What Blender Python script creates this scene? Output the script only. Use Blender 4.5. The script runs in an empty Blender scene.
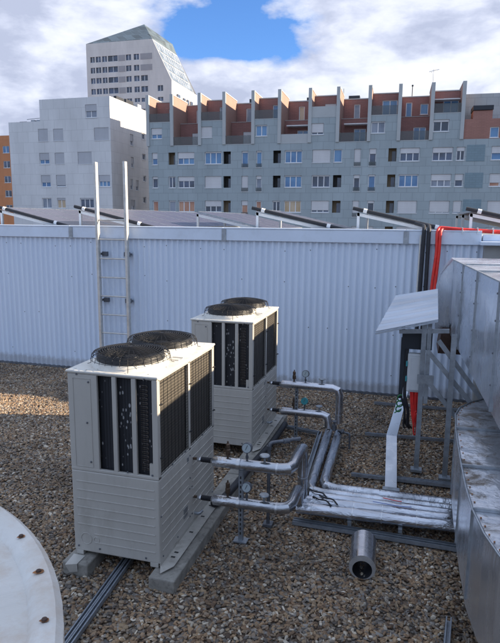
import bpy, bmesh, math, random
from math import sin, cos, pi, radians, sqrt, atan2
from mathutils import Vector
random.seed(7)
sc = bpy.context.scene
col = sc.collection

# ------------------------------------------------------------------ helpers
OFF = {}
class MB:
    def __init__(s): s.v = []; s.f = []; s.m = []; s.cur = 0
    def add(s, vs, fs):
        o = len(s.v); s.v += [tuple(map(float, p)) for p in vs]
        s.f += [tuple(o+i for i in f) for f in fs]; s.m += [s.cur]*len(fs); return s
    def quad(s, *p): return s.add(p, [tuple(range(len(p)))])
    def box(s, x0, x1, y0, y1, z0, z1):
        return s.add([(x0,y0,z0),(x1,y0,z0),(x1,y1,z0),(x0,y1,z0),(x0,y0,z1),(x1,y0,z1),(x1,y1,z1),(x0,y1,z1)],
            [(0,3,2,1),(4,5,6,7),(0,1,5,4),(1,2,6,5),(2,3,7,6),(3,0,4,7)])
    def bar(s, a, b, w, h, up=(0,0,1)):
        a = Vector(a); b = Vector(b); d = (b-a).normalized(); u = Vector(up)
        if abs(d.dot(u)) > .95: u = Vector((0,1,0))
        r = d.cross(u).normalized(); u = r.cross(d).normalized()
        P = []
        for c in (a, b):
            for i, j in ((-1,-1),(1,-1),(1,1),(-1,1)): P.append(c + r*(i*w/2) + u*(j*h/2))
        return s.add(P, [(0,1,2,3),(7,6,5,4),(0,4,5,1),(1,5,6,2),(2,6,7,3),(3,7,4,0)])
    def tube(s, path, r, n=12, caps=True, closed=False):
        P = [Vector(p) for p in path]; N = len(P); rr = r if isinstance(r, (list, tuple)) else [r]*N
        def tan(i):
            if closed: return ((P[(i+1)%N]-P[i]).normalized() + (P[i]-P[i-1]).normalized()).normalized()
            if i == 0: return (P[1]-P[0]).normalized()
            if i == N-1: return (P[-1]-P[-2]).normalized()
            return ((P[i+1]-P[i]).normalized() + (P[i]-P[i-1]).normalized()).normalized()
        t = tan(0); u = Vector((0,0,1)) if abs(t.z) < .9 else Vector((1,0,0))
        u = (u - t*u.dot(t)).normalized(); V = []
        for i in range(N):
            t = tan(i); u = (u - t*u.dot(t)).normalized(); w = t.cross(u)
            k = 1.0
            if 0 < i < N-1 and not closed:
                c = max(.3, t.dot((P[i+1]-P[i]).normalized())); k = 1/ sqrt(c) if c < .99 else 1
            for j in range(n):
                a = 2*pi*j/n; V.append(P[i] + (u*cos(a) + w*sin(a))*rr[i]*k)
        F = []
        for i in range(N if closed else N-1):
            i2 = (i+1) % N
            for j in range(n):
                j2 = (j+1) % n; F.append((i*n+j, i2*n+j, i2*n+j2, i*n+j2))
        if caps and not closed: F.append(tuple(range(n))[::1]); F.append(tuple((N-1)*n+j for j in range(n))[::-1])
        return s.add(V, F)
    def lathe(s, c, prof, n=32, axis='z'):
        V = []; F = []
        for r, h in prof:
            for j in range(n):
                a = 2*pi*j/n
                p = (r*cos(a), r*sin(a), h)
                if axis == 'y': p = (p[0], p[2], p[1])
                if axis == 'x': p = (p[2], p[0], p[1])
                V.append((c[0]+p[0], c[1]+p[1], c[2]+p[2]))
        for i in range(len(prof)-1):
            for j in range(n):
                j2 = (j+1) % n; F.append((i*n+j, i*n+j2, (i+1)*n+j2, (i+1)*n+j))
        return s.add(V, F)
    def prism(s, poly, z0, z1):      # poly in XY
        n = len(poly)
        V = [(x,y,z0) for x,y in poly] + [(x,y,z1) for x,y in poly]
        return s.add(V, [tuple(range(n))[::-1], tuple(range(n,2*n))] + [(i,(i+1)%n,n+(i+1)%n,n+i) for i in range(n)])
    def build(s, name, mat, parent=None, bevel=0, smooth=False, world=True, normals=True):
        o0 = Vector(OFF.get(parent.name, (0,0,0))) if (parent is not None and world) else Vector((0,0,0))
        me = bpy.data.meshes.new(name)
        me.from_pydata([tuple(Vector(p)-o0) for p in s.v], [], s.f)
        for m in (mat if isinstance(mat, (list, tuple)) else [mat]): me.materials.append(m)
        if isinstance(mat, (list, tuple)):
            for p, i in zip(me.polygons, s.m): p.material_index = i
        if normals:
            bm = bmesh.new(); bm.from_mesh(me); bmesh.ops.recalc_face_normals(bm, faces=bm.faces); bm.to_mesh(me); bm.free()
        if smooth:
            for p in me.polygons: p.use_smooth = True
            try: me.set_sharp_from_angle(angle=radians(smooth if smooth is not True else 40))
            except Exception: pass
        ob = bpy.data.objects.new(name, me); col.objects.link(ob)
        if parent is not None: ob.parent = parent; OFF[ob.name] = tuple(o0)
        if bevel:
            b = ob.modifiers.new('bevel', 'BEVEL'); b.width = bevel; b.segments = 2; b.limit_method = 'ANGLE'; b.angle_limit = radians(35)
        return ob

def islands(mb):
    par = list(range(len(mb.v)))
    def find(i):
        while par[i] != i: par[i] = par[par[i]]; i = par[i]
        return i
    for fc in mb.f:
        a = find(fc[0])
        for q in fc[1:]: par[find(q)] = a
    gr = {}
    for k, fc in enumerate(mb.f): gr.setdefault(find(fc[0]), []).append(k)
    out = []
    for ks in gr.values():
        n = MB(); mp = {}
        for k in ks:
            t = []
            for q in mb.f[k]:
                if q not in mp: mp[q] = len(n.v); n.v.append(mb.v[q])
                t.append(mp[q])
            n.f.append(tuple(t)); n.m.append(mb.m[k])
        out.append(n)
    return out
def build_each(mb, name, mat, parent, **kw):
    return [i.build(name, mat, parent, **kw) for i in islands(mb)]

def fillet(P, r, n=4):
    P = [Vector(p) for p in P]; out = [P[0]]
    for i in range(1, len(P)-1):
        a = (P[i-1]-P[i]); b = (P[i+1]-P[i]); q = min(r, a.length*.48, b.length*.48)
        A = P[i]+a.normalized()*q; B = P[i]+b.normalized()*q
        for k in range(n+1):
            t = k/n; out.append(A*(1-t)**2 + P[i]*2*t*(1-t) + B*t*t)
    return out + [P[-1]]

def tag(o, label=None, cat=None, group=None, kind=None):
    if label: o['label'] = label
    if cat: o['category'] = cat
    if group: o['group'] = group
    if kind: o['kind'] = kind
    return o
def thing(name, loc, label, cat, group=None):
    o = bpy.data.objects.new(name, None); col.objects.link(o); o.location = loc; o.empty_display_size = .2
    OFF[o.name] = tuple(loc); return tag(o, label, cat, group)
def copy_tree(o, parent=None):
    c = o.copy(); col.objects.link(c); c.parent = parent
    OFF[c.name] = OFF.get(o.name, (0,0,0))
    for ch in list(o.children): copy_tree(ch, c)
    return c

# ------------------------------------------------------------------ materials
def new_mat(name):
    m = bpy.data.materials.new(name); m.use_nodes = True; nt = m.node_tree
    return m, nt, nt.nodes['Principled BSDF']
def ramp(nt, src, stops, interp='LINEAR'):
    r = nt.nodes.new('ShaderNodeValToRGB'); r.color_ramp.interpolation = interp
    e = r.color_ramp.elements
    while len(e) < len(stops): e.new(.5)
    for k, (p, c) in zip(e, stops): k.position = p; k.color = (*c, 1) if len(c) == 3 else c
    nt.links.new(src, r.inputs[0]); return r.outputs[0]
def coords(nt, scale=(1,1,1), kind='Object'):
    t = nt.nodes.new('ShaderNodeTexCoord'); mp = nt.nodes.new('ShaderNodeMapping'); mp.inputs['Scale'].default_value = scale
    nt.links.new(t.outputs[kind], mp.inputs[0]); return mp.outputs[0]
def noise(nt, vec, scale, detail=4, rough=.55, dist=0):
    n = nt.nodes.new('ShaderNodeTexNoise'); n.inputs['Scale'].default_value = scale; n.inputs['Detail'].default_value = detail
    n.inputs['Roughness'].default_value = rough; n.inputs['Distortion'].default_value = dist
    nt.links.new(vec, n.inputs['Vector']); return n.outputs['Fac']
def mix(nt, f, a, b, mode='MIX'):
    m = nt.nodes.new('ShaderNodeMix'); m.data_type = 'RGBA'; m.blend_type = mode
    for s, v in ((m.inputs[0], f), (m.inputs[6], a), (m.inputs[7], b)):
        if hasattr(v, 'links'): nt.links.new(v, s)
        else: s.default_value = v if isinstance(v, (int, float)) else ((*v, 1) if len(v) == 3 else v)
    return m.outputs[2]
def bump(nt, bs, h, strength=.3, dist=.01):
    b = nt.nodes.new('ShaderNodeBump'); b.inputs['Strength'].default_value = strength; b.inputs['Distance'].default_value = dist
    nt.links.new(h, b.inputs['Height'])
    nt.links.new(b.outputs[0], bs.inputs['Normal']); return b
def paint(name, c, rough=.5, metal=0, var=.12, scale=3, bumpy=0, bscale=40, stretch=(1,1,1), dirt=None, dirt_amt=.3, spec=.5, rvar=0):
    m, nt, bs = new_mat(name); v = coords(nt, stretch)
    n = noise(nt, v, scale, 6, .6)
    base = ramp(nt, n, [(.3, tuple(k*(1-var) for k in c)), (.7, tuple(min(1, k*(1+var)) for k in c))])
    if dirt:
        d = noise(nt, v, scale*2.3, 8, .7, .4)
        f = ramp(nt, d, [(.5, (0,0,0)), (.72, (dirt_amt,)*3)])
        base = mix(nt, f, base, dirt)
    nt.links.new(base, bs.inputs['Base Color'])
    bs.inputs['Roughness'].default_value = rough; bs.inputs['Metallic'].default_value = metal
    bs.inputs['Specular IOR Level'].default_value = spec
    if rvar:
        r = ramp(nt, noise(nt, v, scale*1.7, 5, .6), [(.3, (rough-rvar,)*3), (.7, (rough+rvar,)*3)]); nt.links.new(r, bs.inputs['Roughness'])
    if bumpy: bump(nt, bs, noise(nt, v, bscale, 5, .6), bumpy, .01)
    return m

M = {}
M['cladding'] = paint('white_cladding_paint', (.55,.64,.77), .38, 0, .05, 1.2, .05, 60, (1,1,.25), (.42,.44,.46), .25)
def clad_mat():
    m, nt, bs = new_mat('ribbed_sheet_paint'); v = coords(nt)
    n = noise(nt, coords(nt, (1,1,.12)), 3.5, 7, .65, .2)
    a = ramp(nt, n, [(.3, (.60,.69,.82)), (.55, (.645,.73,.85)), (.75, (.67,.755,.87))])
    st_ = ramp(nt, noise(nt, coords(nt, (5,5,.18)), 2.2, 8, .7), [(.6, (0,0,0)), (.85, (.35,)*3)])
    a = mix(nt, st_, a, (.40,.44,.50))
    sx = nt.nodes.new('ShaderNodeSeparateXYZ'); nt.links.new(v, sx.inputs[0])
    # brown tint, broken by noise, near the foot of the sheets
    ad = nt.nodes.new('ShaderNodeMath'); ad.operation = 'MULTIPLY_ADD'; nt.links.new(noise(nt, v, 9, 6, .7), ad.inputs[0]); ad.inputs[1].default_value = -.30; nt.links.new(sx.outputs[2], ad.inputs[2])
    a = mix(nt, ramp(nt, ad.outputs[0], [(0.0, (.45,)*3), (.10, (0,0,0))]), a, (.22,.19,.16))
    nt.links.new(a, bs.inputs['Base Color']); bs.inputs['Roughness'].default_value = .36
    w_ = noise(nt, coords(nt, (1,1,.5)), .9, 3, .5); bump(nt, bs, w_, .25, .05); return m
M['cladding'] = clad_mat()
M['coping'] = paint('white_coping_paint', (.64,.72,.83), .35, 0, .05, 1.5, .03, 20, (1,1,1), (.4,.42,.44), .25)
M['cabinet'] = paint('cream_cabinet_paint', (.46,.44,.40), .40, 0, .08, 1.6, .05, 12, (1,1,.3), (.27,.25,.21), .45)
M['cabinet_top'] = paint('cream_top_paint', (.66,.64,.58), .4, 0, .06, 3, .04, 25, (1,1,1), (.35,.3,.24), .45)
M['coil'] = None
M['black_wire'] = paint('black_wire', (.010,.011,.014), .4, .0, .2, 20, spec=.3)
M['black_plastic'] = paint('black_plastic', (.016,.017,.02), .45, 0, .3, 14, .1, 60, dirt=(.12,.11,.1), dirt_amt=.4)
M['copper'] = paint('dull_copper', (.12,.10,.085), .5, .5, .3, 20)
M['galv'] = paint('galvanised_steel', (.36,.39,.42), .45, .75, .22, 9, .08, 30, dirt=(.2,.2,.2), dirt_amt=.4, rvar=.1)
M['strut'] = paint('galvanised_strut', (.30,.33,.37), .5, .6, .2, 9, .06, 30, dirt=(.15,.15,.14), dirt_amt=.5)
M['ladder'] = paint('ladder_aluminium', (.58,.57,.54), .42, .55, .15, 10, .04, 30)
M['white_steel'] = paint('white_frame_paint', (.75,.75,.74), .45, 0, .06, 4)
M['iron'] = paint('dark_threaded_iron', (.14,.15,.17), .55, .5, .3, 15, .1, 60)
M['brass'] = paint('weathered_brass', (.13,.09,.065), .5, .7, .3, 30)
M['steel'] = paint('bright_steel', (.55,.56,.58), .3, .9, .15, 30)
M['rust'] = paint('rust', (.30,.13,.05), .85, 0, .6, 60)
M['teal_plastic'] = paint('teal_gauge', (.05,.30,.33), .4, 0, .1, 10)
M['white_dial'] = paint('gauge_dial', (.40,.47,.50), .25, 0, .05, 10)
M['red_cable'] = paint('red_cable', (.62,.025,.02), .4, 0, .15, 12)
M['red_conduit'] = paint('red_conduit', (.75,.04,.03), .4, 0, .15, 12)
M['green_cable'] = paint('green_cable', (.02,.16,.05), .45, 0, .2, 12)
M['black_foam'] = paint('black_foam_insulation', (.018,.019,.024), .6, 0, .3, 10, .2, 60)
M['box_plastic'] = paint('grey_box_plastic', (.55,.57,.58), .4, 0, .05, 6)
M['concrete'] = paint('old_concrete', (.26,.245,.215), .9, 0, .25, 6, .5, 40, dirt=(.08,.07,.06), dirt_amt=.7)
M['slab'] = paint('grey_concrete', (.34,.34,.33), .9, 0, .15, 2, .3, 30)
M['asphalt'] = paint('asphalt', (.05,.05,.052), .9, 0, .2, .3)
M['drum'] = None
M['brown'] = paint('rusty_brown_plate', (.07,.04,.03), .7, .2, .4, 8)

def crinkle(name, c, rough=.25, scale=28, strength=.5, stretch=(1,1,1), dirt=None, metal=.95, dirt_amt=.8, low=.0, dark=.8):
    m, nt, bs = new_mat(name); v = coords(nt, stretch)
    n1 = noise(nt, v, scale, 4, .6, .6); n2 = noise(nt, v, scale*.22, 3, .5, .3)
    base = ramp(nt, n2, [(.38, tuple(k*dark for k in c)), (.6, c)])
    if dirt:
        d = noise(nt, v, 3.2, 8, .72, .6)
        f = ramp(nt, d, [(.47, (0,0,0)), (.60, (dirt_amt,)*3)]); base = mix(nt, f, base, dirt)
        nt.links.new(ramp(nt, d, [(.5, (rough,)*3), (.66, (.75,)*3)]), bs.inputs['Roughness'])
    else:
        nt.links.new(ramp(nt, n1, [(.3, (rough*.7,)*3), (.7, (rough*1.5,)*3)]), bs.inputs['Roughness'])
    nt.links.new(base, bs.inputs['Base Color']); bs.inputs['Metallic'].default_value = metal
    vo = nt.nodes.new('ShaderNodeTexVoronoi'); vo.inputs['Scale'].default_value = scale*.5; nt.links.new(v, vo.inputs[0])
    s = nt.nodes.new('ShaderNodeMath'); s.operation = 'ADD'; nt.links.new(n1, s.inputs[0]); nt.links.new(n2, s.inputs[1])
    s2 = nt.nodes.new('ShaderNodeMath'); s2.operation = 'MULTIPLY_ADD'; s2.inputs[1].default_value = low
    nt.links.new(vo.outputs['Distance'], s2.inputs[0]); nt.links.new(s.outputs[0], s2.inputs[2])
    bump(nt, bs, s2.outputs[0], strength, .02)
    return m
M['foil'] = crinkle('wrinkled_foil', (.68,.70,.74), .20, 11, .45, (.4,.4,1), low=.4, dark=.55)
M['foilx'] = crinkle('wrinkled_foil_along_x', (.68,.70,.75), .16, 15, .95, (.22,1,1), low=.6, dark=.6)
M['foily'] = crinkle('wrinkled_foil_along_y', (.56,.58,.62), .20, 15, .9, (1,.22,1), low=.6, dark=.5)
M['jacket'] = crinkle('aluminium_jacket', (.60,.60,.63), .26, 9, .12)
M['duct'] = crinkle('duct_sheet', (.80,.84,.90), .24, 3.0, .5, (1,1,.30), low=.5, metal=.88)
M['duct_low'] = crinkle('stained_duct_sheet', (.76,.78,.82), .30, 9, .5, (1,1,1), (.12,.085,.05), .8, .85, low=1.0)
M['canopy'] = crinkle('canopy_sheet', (.50,.55,.62), .36, 2.5, .16, (.3,5,5), metal=.8)
M['tray'] = crinkle('tray_cover', (.60,.65,.72), .3, 5, .05, metal=.75)

def coil_mat():
    m, nt, bs = new_mat('coil_fins'); v = coords(nt)
    w = nt.nodes.new('ShaderNodeTexWave'); w.bands_direction = 'Z'; w.inputs['Scale'].default_value = 45; w.inputs['Distortion'].default_value = .4
    nt.links.new(v, w.inputs[0])
    n = noise(nt, v, 5, 6, .7)
    a = ramp(nt, w.outputs['Fac'], [(0, (.065,.058,.048)), (1, (.135,.12,.095))])
    nt.links.new(mix(nt, ramp(nt, n, [(.35, (0,0,0)), (.7, (.5,)*3)]), a, (.09,.08,.07)), bs.inputs['Base Color'])
    bs.inputs['Roughness'].default_value = .6; bs.inputs['Metallic'].default_value = .2
    bump(nt, bs, w.outputs['Fac'], .5, .004); return m
M['coil'] = coil_mat()
def slot_mat():
    m, nt, bs = new_mat('front_coil_with_lint'); v = coords(nt, (1,1,.55))
    vo = nt.nodes.new('ShaderNodeTexVoronoi'); vo.inputs['Scale'].default_value = 30; nt.links.new(v, vo.inputs[0])
    n = noise(nt, v, 6, 3)
    d = nt.nodes.new('ShaderNodeMath'); d.operation = 'ADD'; nt.links.new(vo.outputs['Distance'], d.inputs[0]); nt.links.new(n, d.inputs[1])
    f = ramp(nt, d.outputs[0], [(.60, (1,1,1)), (.68, (0,0,0))])
    nt.links.new(mix(nt, f, (.026,.028,.034), (.42,.42,.42)), bs.inputs['Base Color'])
    bs.inputs['Roughness'].default_value = .6; return m
M['slot'] = slot_mat()
def drum_mat():
    m, nt, bs = new_mat('old_white_metal_lid'); v = coords(nt)
    n = noise(nt, v, 2.2, 7, .62, .5); n2 = noise(nt, v, 7, 6, .7)
    a = ramp(nt, n, [(.3, (.55,.525,.48)), (.6, (.70,.68,.64))])
    f = ramp(nt, n2, [(.47, (0,0,0)), (.70, (.7,)*3)])
    nt.links.new(mix(nt, f, a, (.48,.36,.26)), bs.inputs['Base Color'])
    bs.inputs['Roughness'].default_value = .42
    bump(nt, bs, n, .5, .05); return m
M['drum'] = drum_mat()

def panels(name, c, w=1.4, h=.95, var=.08, joint=.82, rough=.6, off=.5, offz=0):
    m, nt, bs = new_mat(name)
    t = nt.nodes.new('ShaderNodeTexCoord'); s = nt.nodes.new('ShaderNodeSeparateXYZ'); nt.links.new(t.outputs['Object'], s.inputs[0])
    ad = nt.nodes.new('ShaderNodeMath'); ad.operation = 'ADD'; nt.links.new(s.outputs[0], ad.inputs[0]); nt.links.new(s.outputs[1], ad.inputs[1])
    cb = nt.nodes.new('ShaderNodeCombineXYZ'); nt.links.new(ad.outputs[0], cb.inputs[0])
    az = nt.nodes.new('ShaderNodeMath'); az.operation = 'ADD'; az.inputs[1].default_value = offz; nt.links.new(s.outputs[2], az.inputs[0]); nt.links.new(az.outputs[0], cb.inputs[1])
    b = nt.nodes.new('ShaderNodeTexBrick'); b.offset = off; b.inputs['Scale'].default_value = 1
    b.inputs['Brick Width'].default_value = w; b.inputs['Row Height'].default_value = h; b.inputs['Mortar Size'].default_value = .035; b.inputs['Mortar Smooth'].default_value = .3
    b.inputs['Color1'].default_value = (*[k*(1-var) for k in c], 1); b.inputs['Color2'].default_value = (*[min(1,k*(1+var)) for k in c], 1)
    b.inputs['Mortar'].default_value = (*[k*joint for k in c], 1); nt.links.new(cb.outputs[0], b.inputs[0])
    n = noise(nt, coords(nt, (1,1,.3)), .35, 7, .65)
    g = ramp(nt, n, [(.3, (.86,)*3), (.7, (1.08,)*3)])
    nt.links.new(mix(nt, 1.0, b.outputs[0], g, 'MULTIPLY'), bs.inputs['Base Color'])
    bs.inputs['Roughness'].default_value = rough; return m
M['fac'] = panels('grey_green_panel_facade', (.33,.385,.405), 1.25, .94, .05, .8)
M['facd'] = panels('teal_blank_panel', (.20,.28,.32), .6, .25, .05, .9)
M['cap'] = paint('grey_fin_cap', (.42,.44,.44), .6, 0, .06, .5)
M['brickred'] = panels('brown_red_brick', (.29,.15,.135), .5, .14, .1, .85, .8)
M['brickorange'] = panels('orange_red_brick', (.34,.17,.135), .5, .14, .08, .88, .8)
M['fin'] = panels('fin_brick_lit_tone', (.33,.21,.175), .6, .14, .05, .9, .8)  # same brick as the terrace walls, made paler for the sun on it
M['white_fac'] = panels('white_stone_facade', (.66,.66,.66), 1.6, 1.35, .03, .86)
M['beige'] = panels('beige_tower_facade', (.70,.65,.60), 3.0, 2.82, .02, .93)
M['orange'] = panels('orange_facade', (.55,.22,.09), 4, 2.9, .04, .85)
M['tile'] = panels('tower_glass_roof', (.07,.10,.125), 2.4, 2.0, .45, 2.2, .75)
M['roof'] = paint('roof_membrane', (.2,.2,.2), .9, 0, .2, 1)
M['frame'] = paint('white_window_frame', (.72,.73,.74), .45, 0, .03, 1)
M['shut'] = panels('white_roller_shutter', (.66,.66,.67), 30, .09, .02, .85, .5)
M['shutw'] = panels('grey_roller_shutter', (.50,.51,.54), 30, .09, .02, .85, .5)
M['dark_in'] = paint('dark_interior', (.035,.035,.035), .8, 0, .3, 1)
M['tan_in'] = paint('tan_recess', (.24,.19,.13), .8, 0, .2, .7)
M['vent'] = paint('dark_roof_vent', (.02,.025,.035), .6, 0, .2, 1)
def pane(name, c, c2, r=.08):
    m, nt, bs = new_mat(name); n = noise(nt, coords(nt), .55, 3, .5)
    nt.links.new(ramp(nt, n, [(.4, c), (.6, c2)]), bs.inputs['Base Color']); bs.inputs['Roughness'].default_value = r
    bs.inputs['Specular IOR Level'].default_value = .8; return m
PM = {'b': pane('sky_reflection_glass', (.05,.15,.32), (.10,.25,.45)), 'd': pane('dark_glass', (.02,.03,.05), (.06,.09,.16)),  # blue panes carry the sky's reflection in their base colour
      'o': pane('orange_curtain_glass', (.36,.12,.05), (.5,.26,.15)), 't': pane('tan_curtain_glass', (.42,.28,.13), (.5,.38,.24)),
      'g': pane('grey_glass', (.12,.15,.2), (.25,.28,.34))}
def glassrail():
    m, nt, bs = new_mat('tinted_rail_glass'); bs.inputs['Base Color'].default_value = (.10,.12,.12,1); bs.inputs['Roughness'].default_value = .1
    bs.inputs['Alpha'].default_value = .42; return m
M['rail'] = glassrail()
def solar_mat():
    m, nt, bs = new_mat('solar_cells')
    t = nt.nodes.new('ShaderNodeTexCoord')
    b = nt.nodes.new('ShaderNodeTexBrick'); b.offset = 0; b.inputs['Scale'].default_value = 1; b.inputs['Brick Width'].default_value = .16; b.inputs['Row Height'].default_value = .16
    b.inputs['Mortar Size'].default_value = .006; b.inputs['Color1'].default_value = (.035,.04,.075,1); b.inputs['Color2'].default_value = (.05,.05,.085,1); b.inputs['Mortar'].default_value = (.25,.25,.3,1)
    nt.links.new(t.outputs['Object'], b.inputs[0]); nt.links.new(b.outputs[0], bs.inputs['Base Color'])
    bs.inputs['Roughness'].default_value = .3; bs.inputs['Specular IOR Level'].default_value = .22; return m
M['solar'] = solar_mat()
M['solar_back'] = paint('tan_panel_back', (.26,.22,.19), .6, 0, .15, 2)

# ------------------------------------------------------------------ camera
f, p, r, H = 583.65, .1712, .0091, 3.2247
Y0 = .2745
cam = bpy.data.cameras.new('camera'); co = bpy.data.objects.new('camera', cam); col.objects.link(co); sc.camera = co
def rz(v): c, s = cos(Y0), sin(Y0); return Vector((c*v[0]-s*v[1], s*v[0]+c*v[1], v[2]))
Fv = Vector((0,cos(p),-sin(p))); Uv = Vector((0,sin(p),cos(p))); Rv = Vector((1,0,0))
R2 = Rv*cos(r)+Uv*sin(r); U2 = Uv*cos(r)-Rv*sin(r)
R2, U2, F2 = rz(R2), rz(U2), rz(Fv)
from mathutils import Matrix
mw = Matrix(((R2.x,U2.x,-F2.x,0),(R2.y,U2.y,-F2.y,0),(R2.z,U2.z,-F2.z,H),(0,0,0,1)))
co.matrix_world = mw
cam.sensor_fit = 'VERTICAL'; cam.sensor_height = 24; cam.sensor_width = 24; cam.lens = f/643*24
cam.clip_start = .05; cam.clip_end = 3000

# ------------------------------------------------------------------ light
SUN = Vector((1,.253,.405)).normalized()
el = math.asin(SUN.z); az = atan2(SUN.x, SUN.y)
sl = bpy.data.lights.new('sun', 'SUN'); sl.energy = 5.0; sl.angle = radians(.5); sl.color = (1,.82,.60)
so = bpy.data.objects.new('sun', sl); col.objects.link(so); so.rotation_euler = (-SUN).to_track_quat('-Z','Y').to_euler(); so.location = (20,5,30)
w = bpy.data.worlds.new('World'); sc.world = w; w.use_nodes = True; nt = w.node_tree; bg = nt.nodes['Background']
sky = nt.nodes.new('ShaderNodeTexSky'); sky.sky_type = 'NISHITA'; sky.sun_disc = False; sky.sun_elevation = el; sky.sun_rotation = az
sky.air_density = 1.0; sky.dust_density = .6; sky.ozone_density = 1.5; sky.altitude = 600
tc = nt.nodes.new('ShaderNodeTexCoord'); gen = tc.outputs['Generated']
def wmap(scale, loc=(0,0,0)):
    mp = nt.nodes.new('ShaderNodeMapping'); mp.inputs['Scale'].default_value = scale; mp.inputs['Location'].default_value = loc
    nt.links.new(gen, mp.inputs[0]); return mp.outputs[0]
def wmath(op, a, b=0., c=0.):
    m = nt.nodes.new('ShaderNodeMath'); m.operation = op
    for i, v in enumerate((a, b, c)):
        if hasattr(v, 'links'): nt.links.new(v, m.inputs[i])
        else: m.inputs[i].default_value = v
    return m.outputs[0]
def wblob(d, rad, sq=(1,1,1.6)):      # 1 at direction d, 0 outside rad
    s = nt.nodes.new('ShaderNodeVectorMath'); s.operation = 'SUBTRACT'; nt.links.new(gen, s.inputs[0]); s.inputs[1].default_value = d
    q = nt.nodes.new('ShaderNodeVectorMath'); q.operation = 'MULTIPLY'; nt.links.new(s.outputs[0], q.inputs[0]); q.inputs[1].default_value = sq
    l = nt.nodes.new('ShaderNodeVectorMath'); l.operation = 'LENGTH'; nt.links.new(q.outputs[0], l.inputs[0])
    mr = nt.nodes.new('ShaderNodeMapRange'); mr.interpolation_type = 'SMOOTHSTEP'; nt.links.new(l.outputs['Value'], mr.inputs[0])
    mr.inputs[1].default_value = 0; mr.inputs[2].default_value = rad; mr.inputs[3].default_value = 1; mr.inputs[4].default_value = 0
    return mr.outputs[0]
n1 = noise(nt, wmap((1,1,2.0), (.3,.1,.2)), 7.0, 10, .55, .12)
n2 = noise(nt, wmap((1,1,2.4), (2.3,1.1,.7)), 9.0, 9, .55, .1)
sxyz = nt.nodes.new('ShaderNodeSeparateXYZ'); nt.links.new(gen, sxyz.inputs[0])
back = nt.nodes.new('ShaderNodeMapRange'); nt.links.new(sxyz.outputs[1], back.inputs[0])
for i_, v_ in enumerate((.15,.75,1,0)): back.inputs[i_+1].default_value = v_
cover = wmath('ADD', n1, .26)
cover = wmath('SUBTRACT', cover, wmath('MULTIPLY', wblob((-.285,.91,.29), .235, (1,1,1.45)), .44))
cover = wmath('SUBTRACT', cover, wmath('MULTIPLY', wblob((-.37,.88,.25), .08, (1,1,1.3)), .22))
cover = wmath('SUBTRACT', cover, wmath('MULTIPLY', wblob((-.05,.95,.33), .07, (1,1,1.3)), .15))
low_ = nt.nodes.new('ShaderNodeMapRange'); nt.links.new(sxyz.outputs[2], low_.inputs[0])
for i_, v_ in enumerate((.225,.262,.34,0)): low_.inputs[i_+1].default_value = v_
cover = wmath('ADD', cover, low_.outputs[0])
cf = ramp(nt, cover, [(.45, (0,0,0)), (.53, (.65,)*3), (.62, (1,1,1))])
br = wmath('MULTIPLY_ADD', wmath('SUBTRACT', n2, .5), 1.35, .47)
br = wmath('ADD', br, wmath('MULTIPLY', wblob((.0,.97,.215), .17, (.6,1,1.6)), .24))
br = wmath('SUBTRACT', br, wmath('MULTIPLY', wblob((-.60,.78,.16), .14), .06))
br = wmath('ADD', br, wmath('MULTIPLY', wblob((-.56,.79,.25), .08), .16))
br = wmath('ADD', br, wmath('MULTIPLY', wblob((-.24,.94,.215), .12), .16))
cc = ramp(nt, br, [(.36, (2.7,3.0,3.95)), (.5, (3.5,3.8,4.75)), (.62, (4.4,4.65,5.3)), (.80, (5.2,5.35,5.6))])
# deep blue between the clouds
front_sky = mix(nt, cf, mix(nt, 1.0, sky.outputs[0], (.52,.80,1.22), 'MULTIPLY'), cc)
thin = ramp(nt, n2, [(.3, (2.7,3.55,5.3)), (.7, (3.8,4.5,5.9))])      # bright haze added out of view to light the shaded fronts
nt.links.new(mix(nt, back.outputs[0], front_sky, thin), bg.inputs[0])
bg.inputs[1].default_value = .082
vs = sc.view_settings; vs.view_transform = 'Standard'; vs.look = 'None'; vs.exposure = 1.3; vs.gamma = 1; vs.use_curve_mapping = False
sc.render.engine = 'CYCLES'

# ------------------------------------------------------------------ setting
g = MB().quad((-1500,-1500,-18),(1500,-1500,-18),(1500,1500,-18),(-1500,1500,-18)).build('street_ground', M['asphalt']); tag(g, kind='structure')
g = MB().box(-22,14,-8,11.2,-.6,-.03).build('roof_deck', M['slab']); tag(g, kind='structure')
g = MB().box(-21.5,13.5,-7.5,10.7,-18,-.6).build('building_below', M['slab']); tag(g, kind='structure')
def gravel_mat():
    m, nt, bs = new_mat('pebble_stone')
    at = nt.nodes.new('ShaderNodeAttribute'); at.attribute_type = 'INSTANCER'; at.attribute_name = 'tone'
    c = ramp(nt, at.outputs['Fac'], [(0, (.06,.038,.025)), (.18, (.18,.112,.064)), (.36, (.30,.20,.115)), (.5, (.17,.15,.13)), (.62, (.07,.058,.05)), (.76, (.33,.235,.14)), (.9, (.20,.19,.18)), (.96, (.46,.40,.31)), (1, (.58,.53,.45))])
    ge = nt.nodes.new('ShaderNodeNewGeometry')
    n = noise(nt, ge.outputs['Position'], .9, 7, .65, .4)
    nt.links.new(mix(nt, 1.0, c, ramp(nt, n, [(.34, (.62,.60,.58)), (.5, (1.0,.98,.95)), (.68, (1.30,1.22,1.12))]), 'MULTIPLY'), bs.inputs['Base Color'])
    bs.inputs['Roughness'].default_value = .72; return m
M['pebble'] = gravel_mat()
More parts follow.
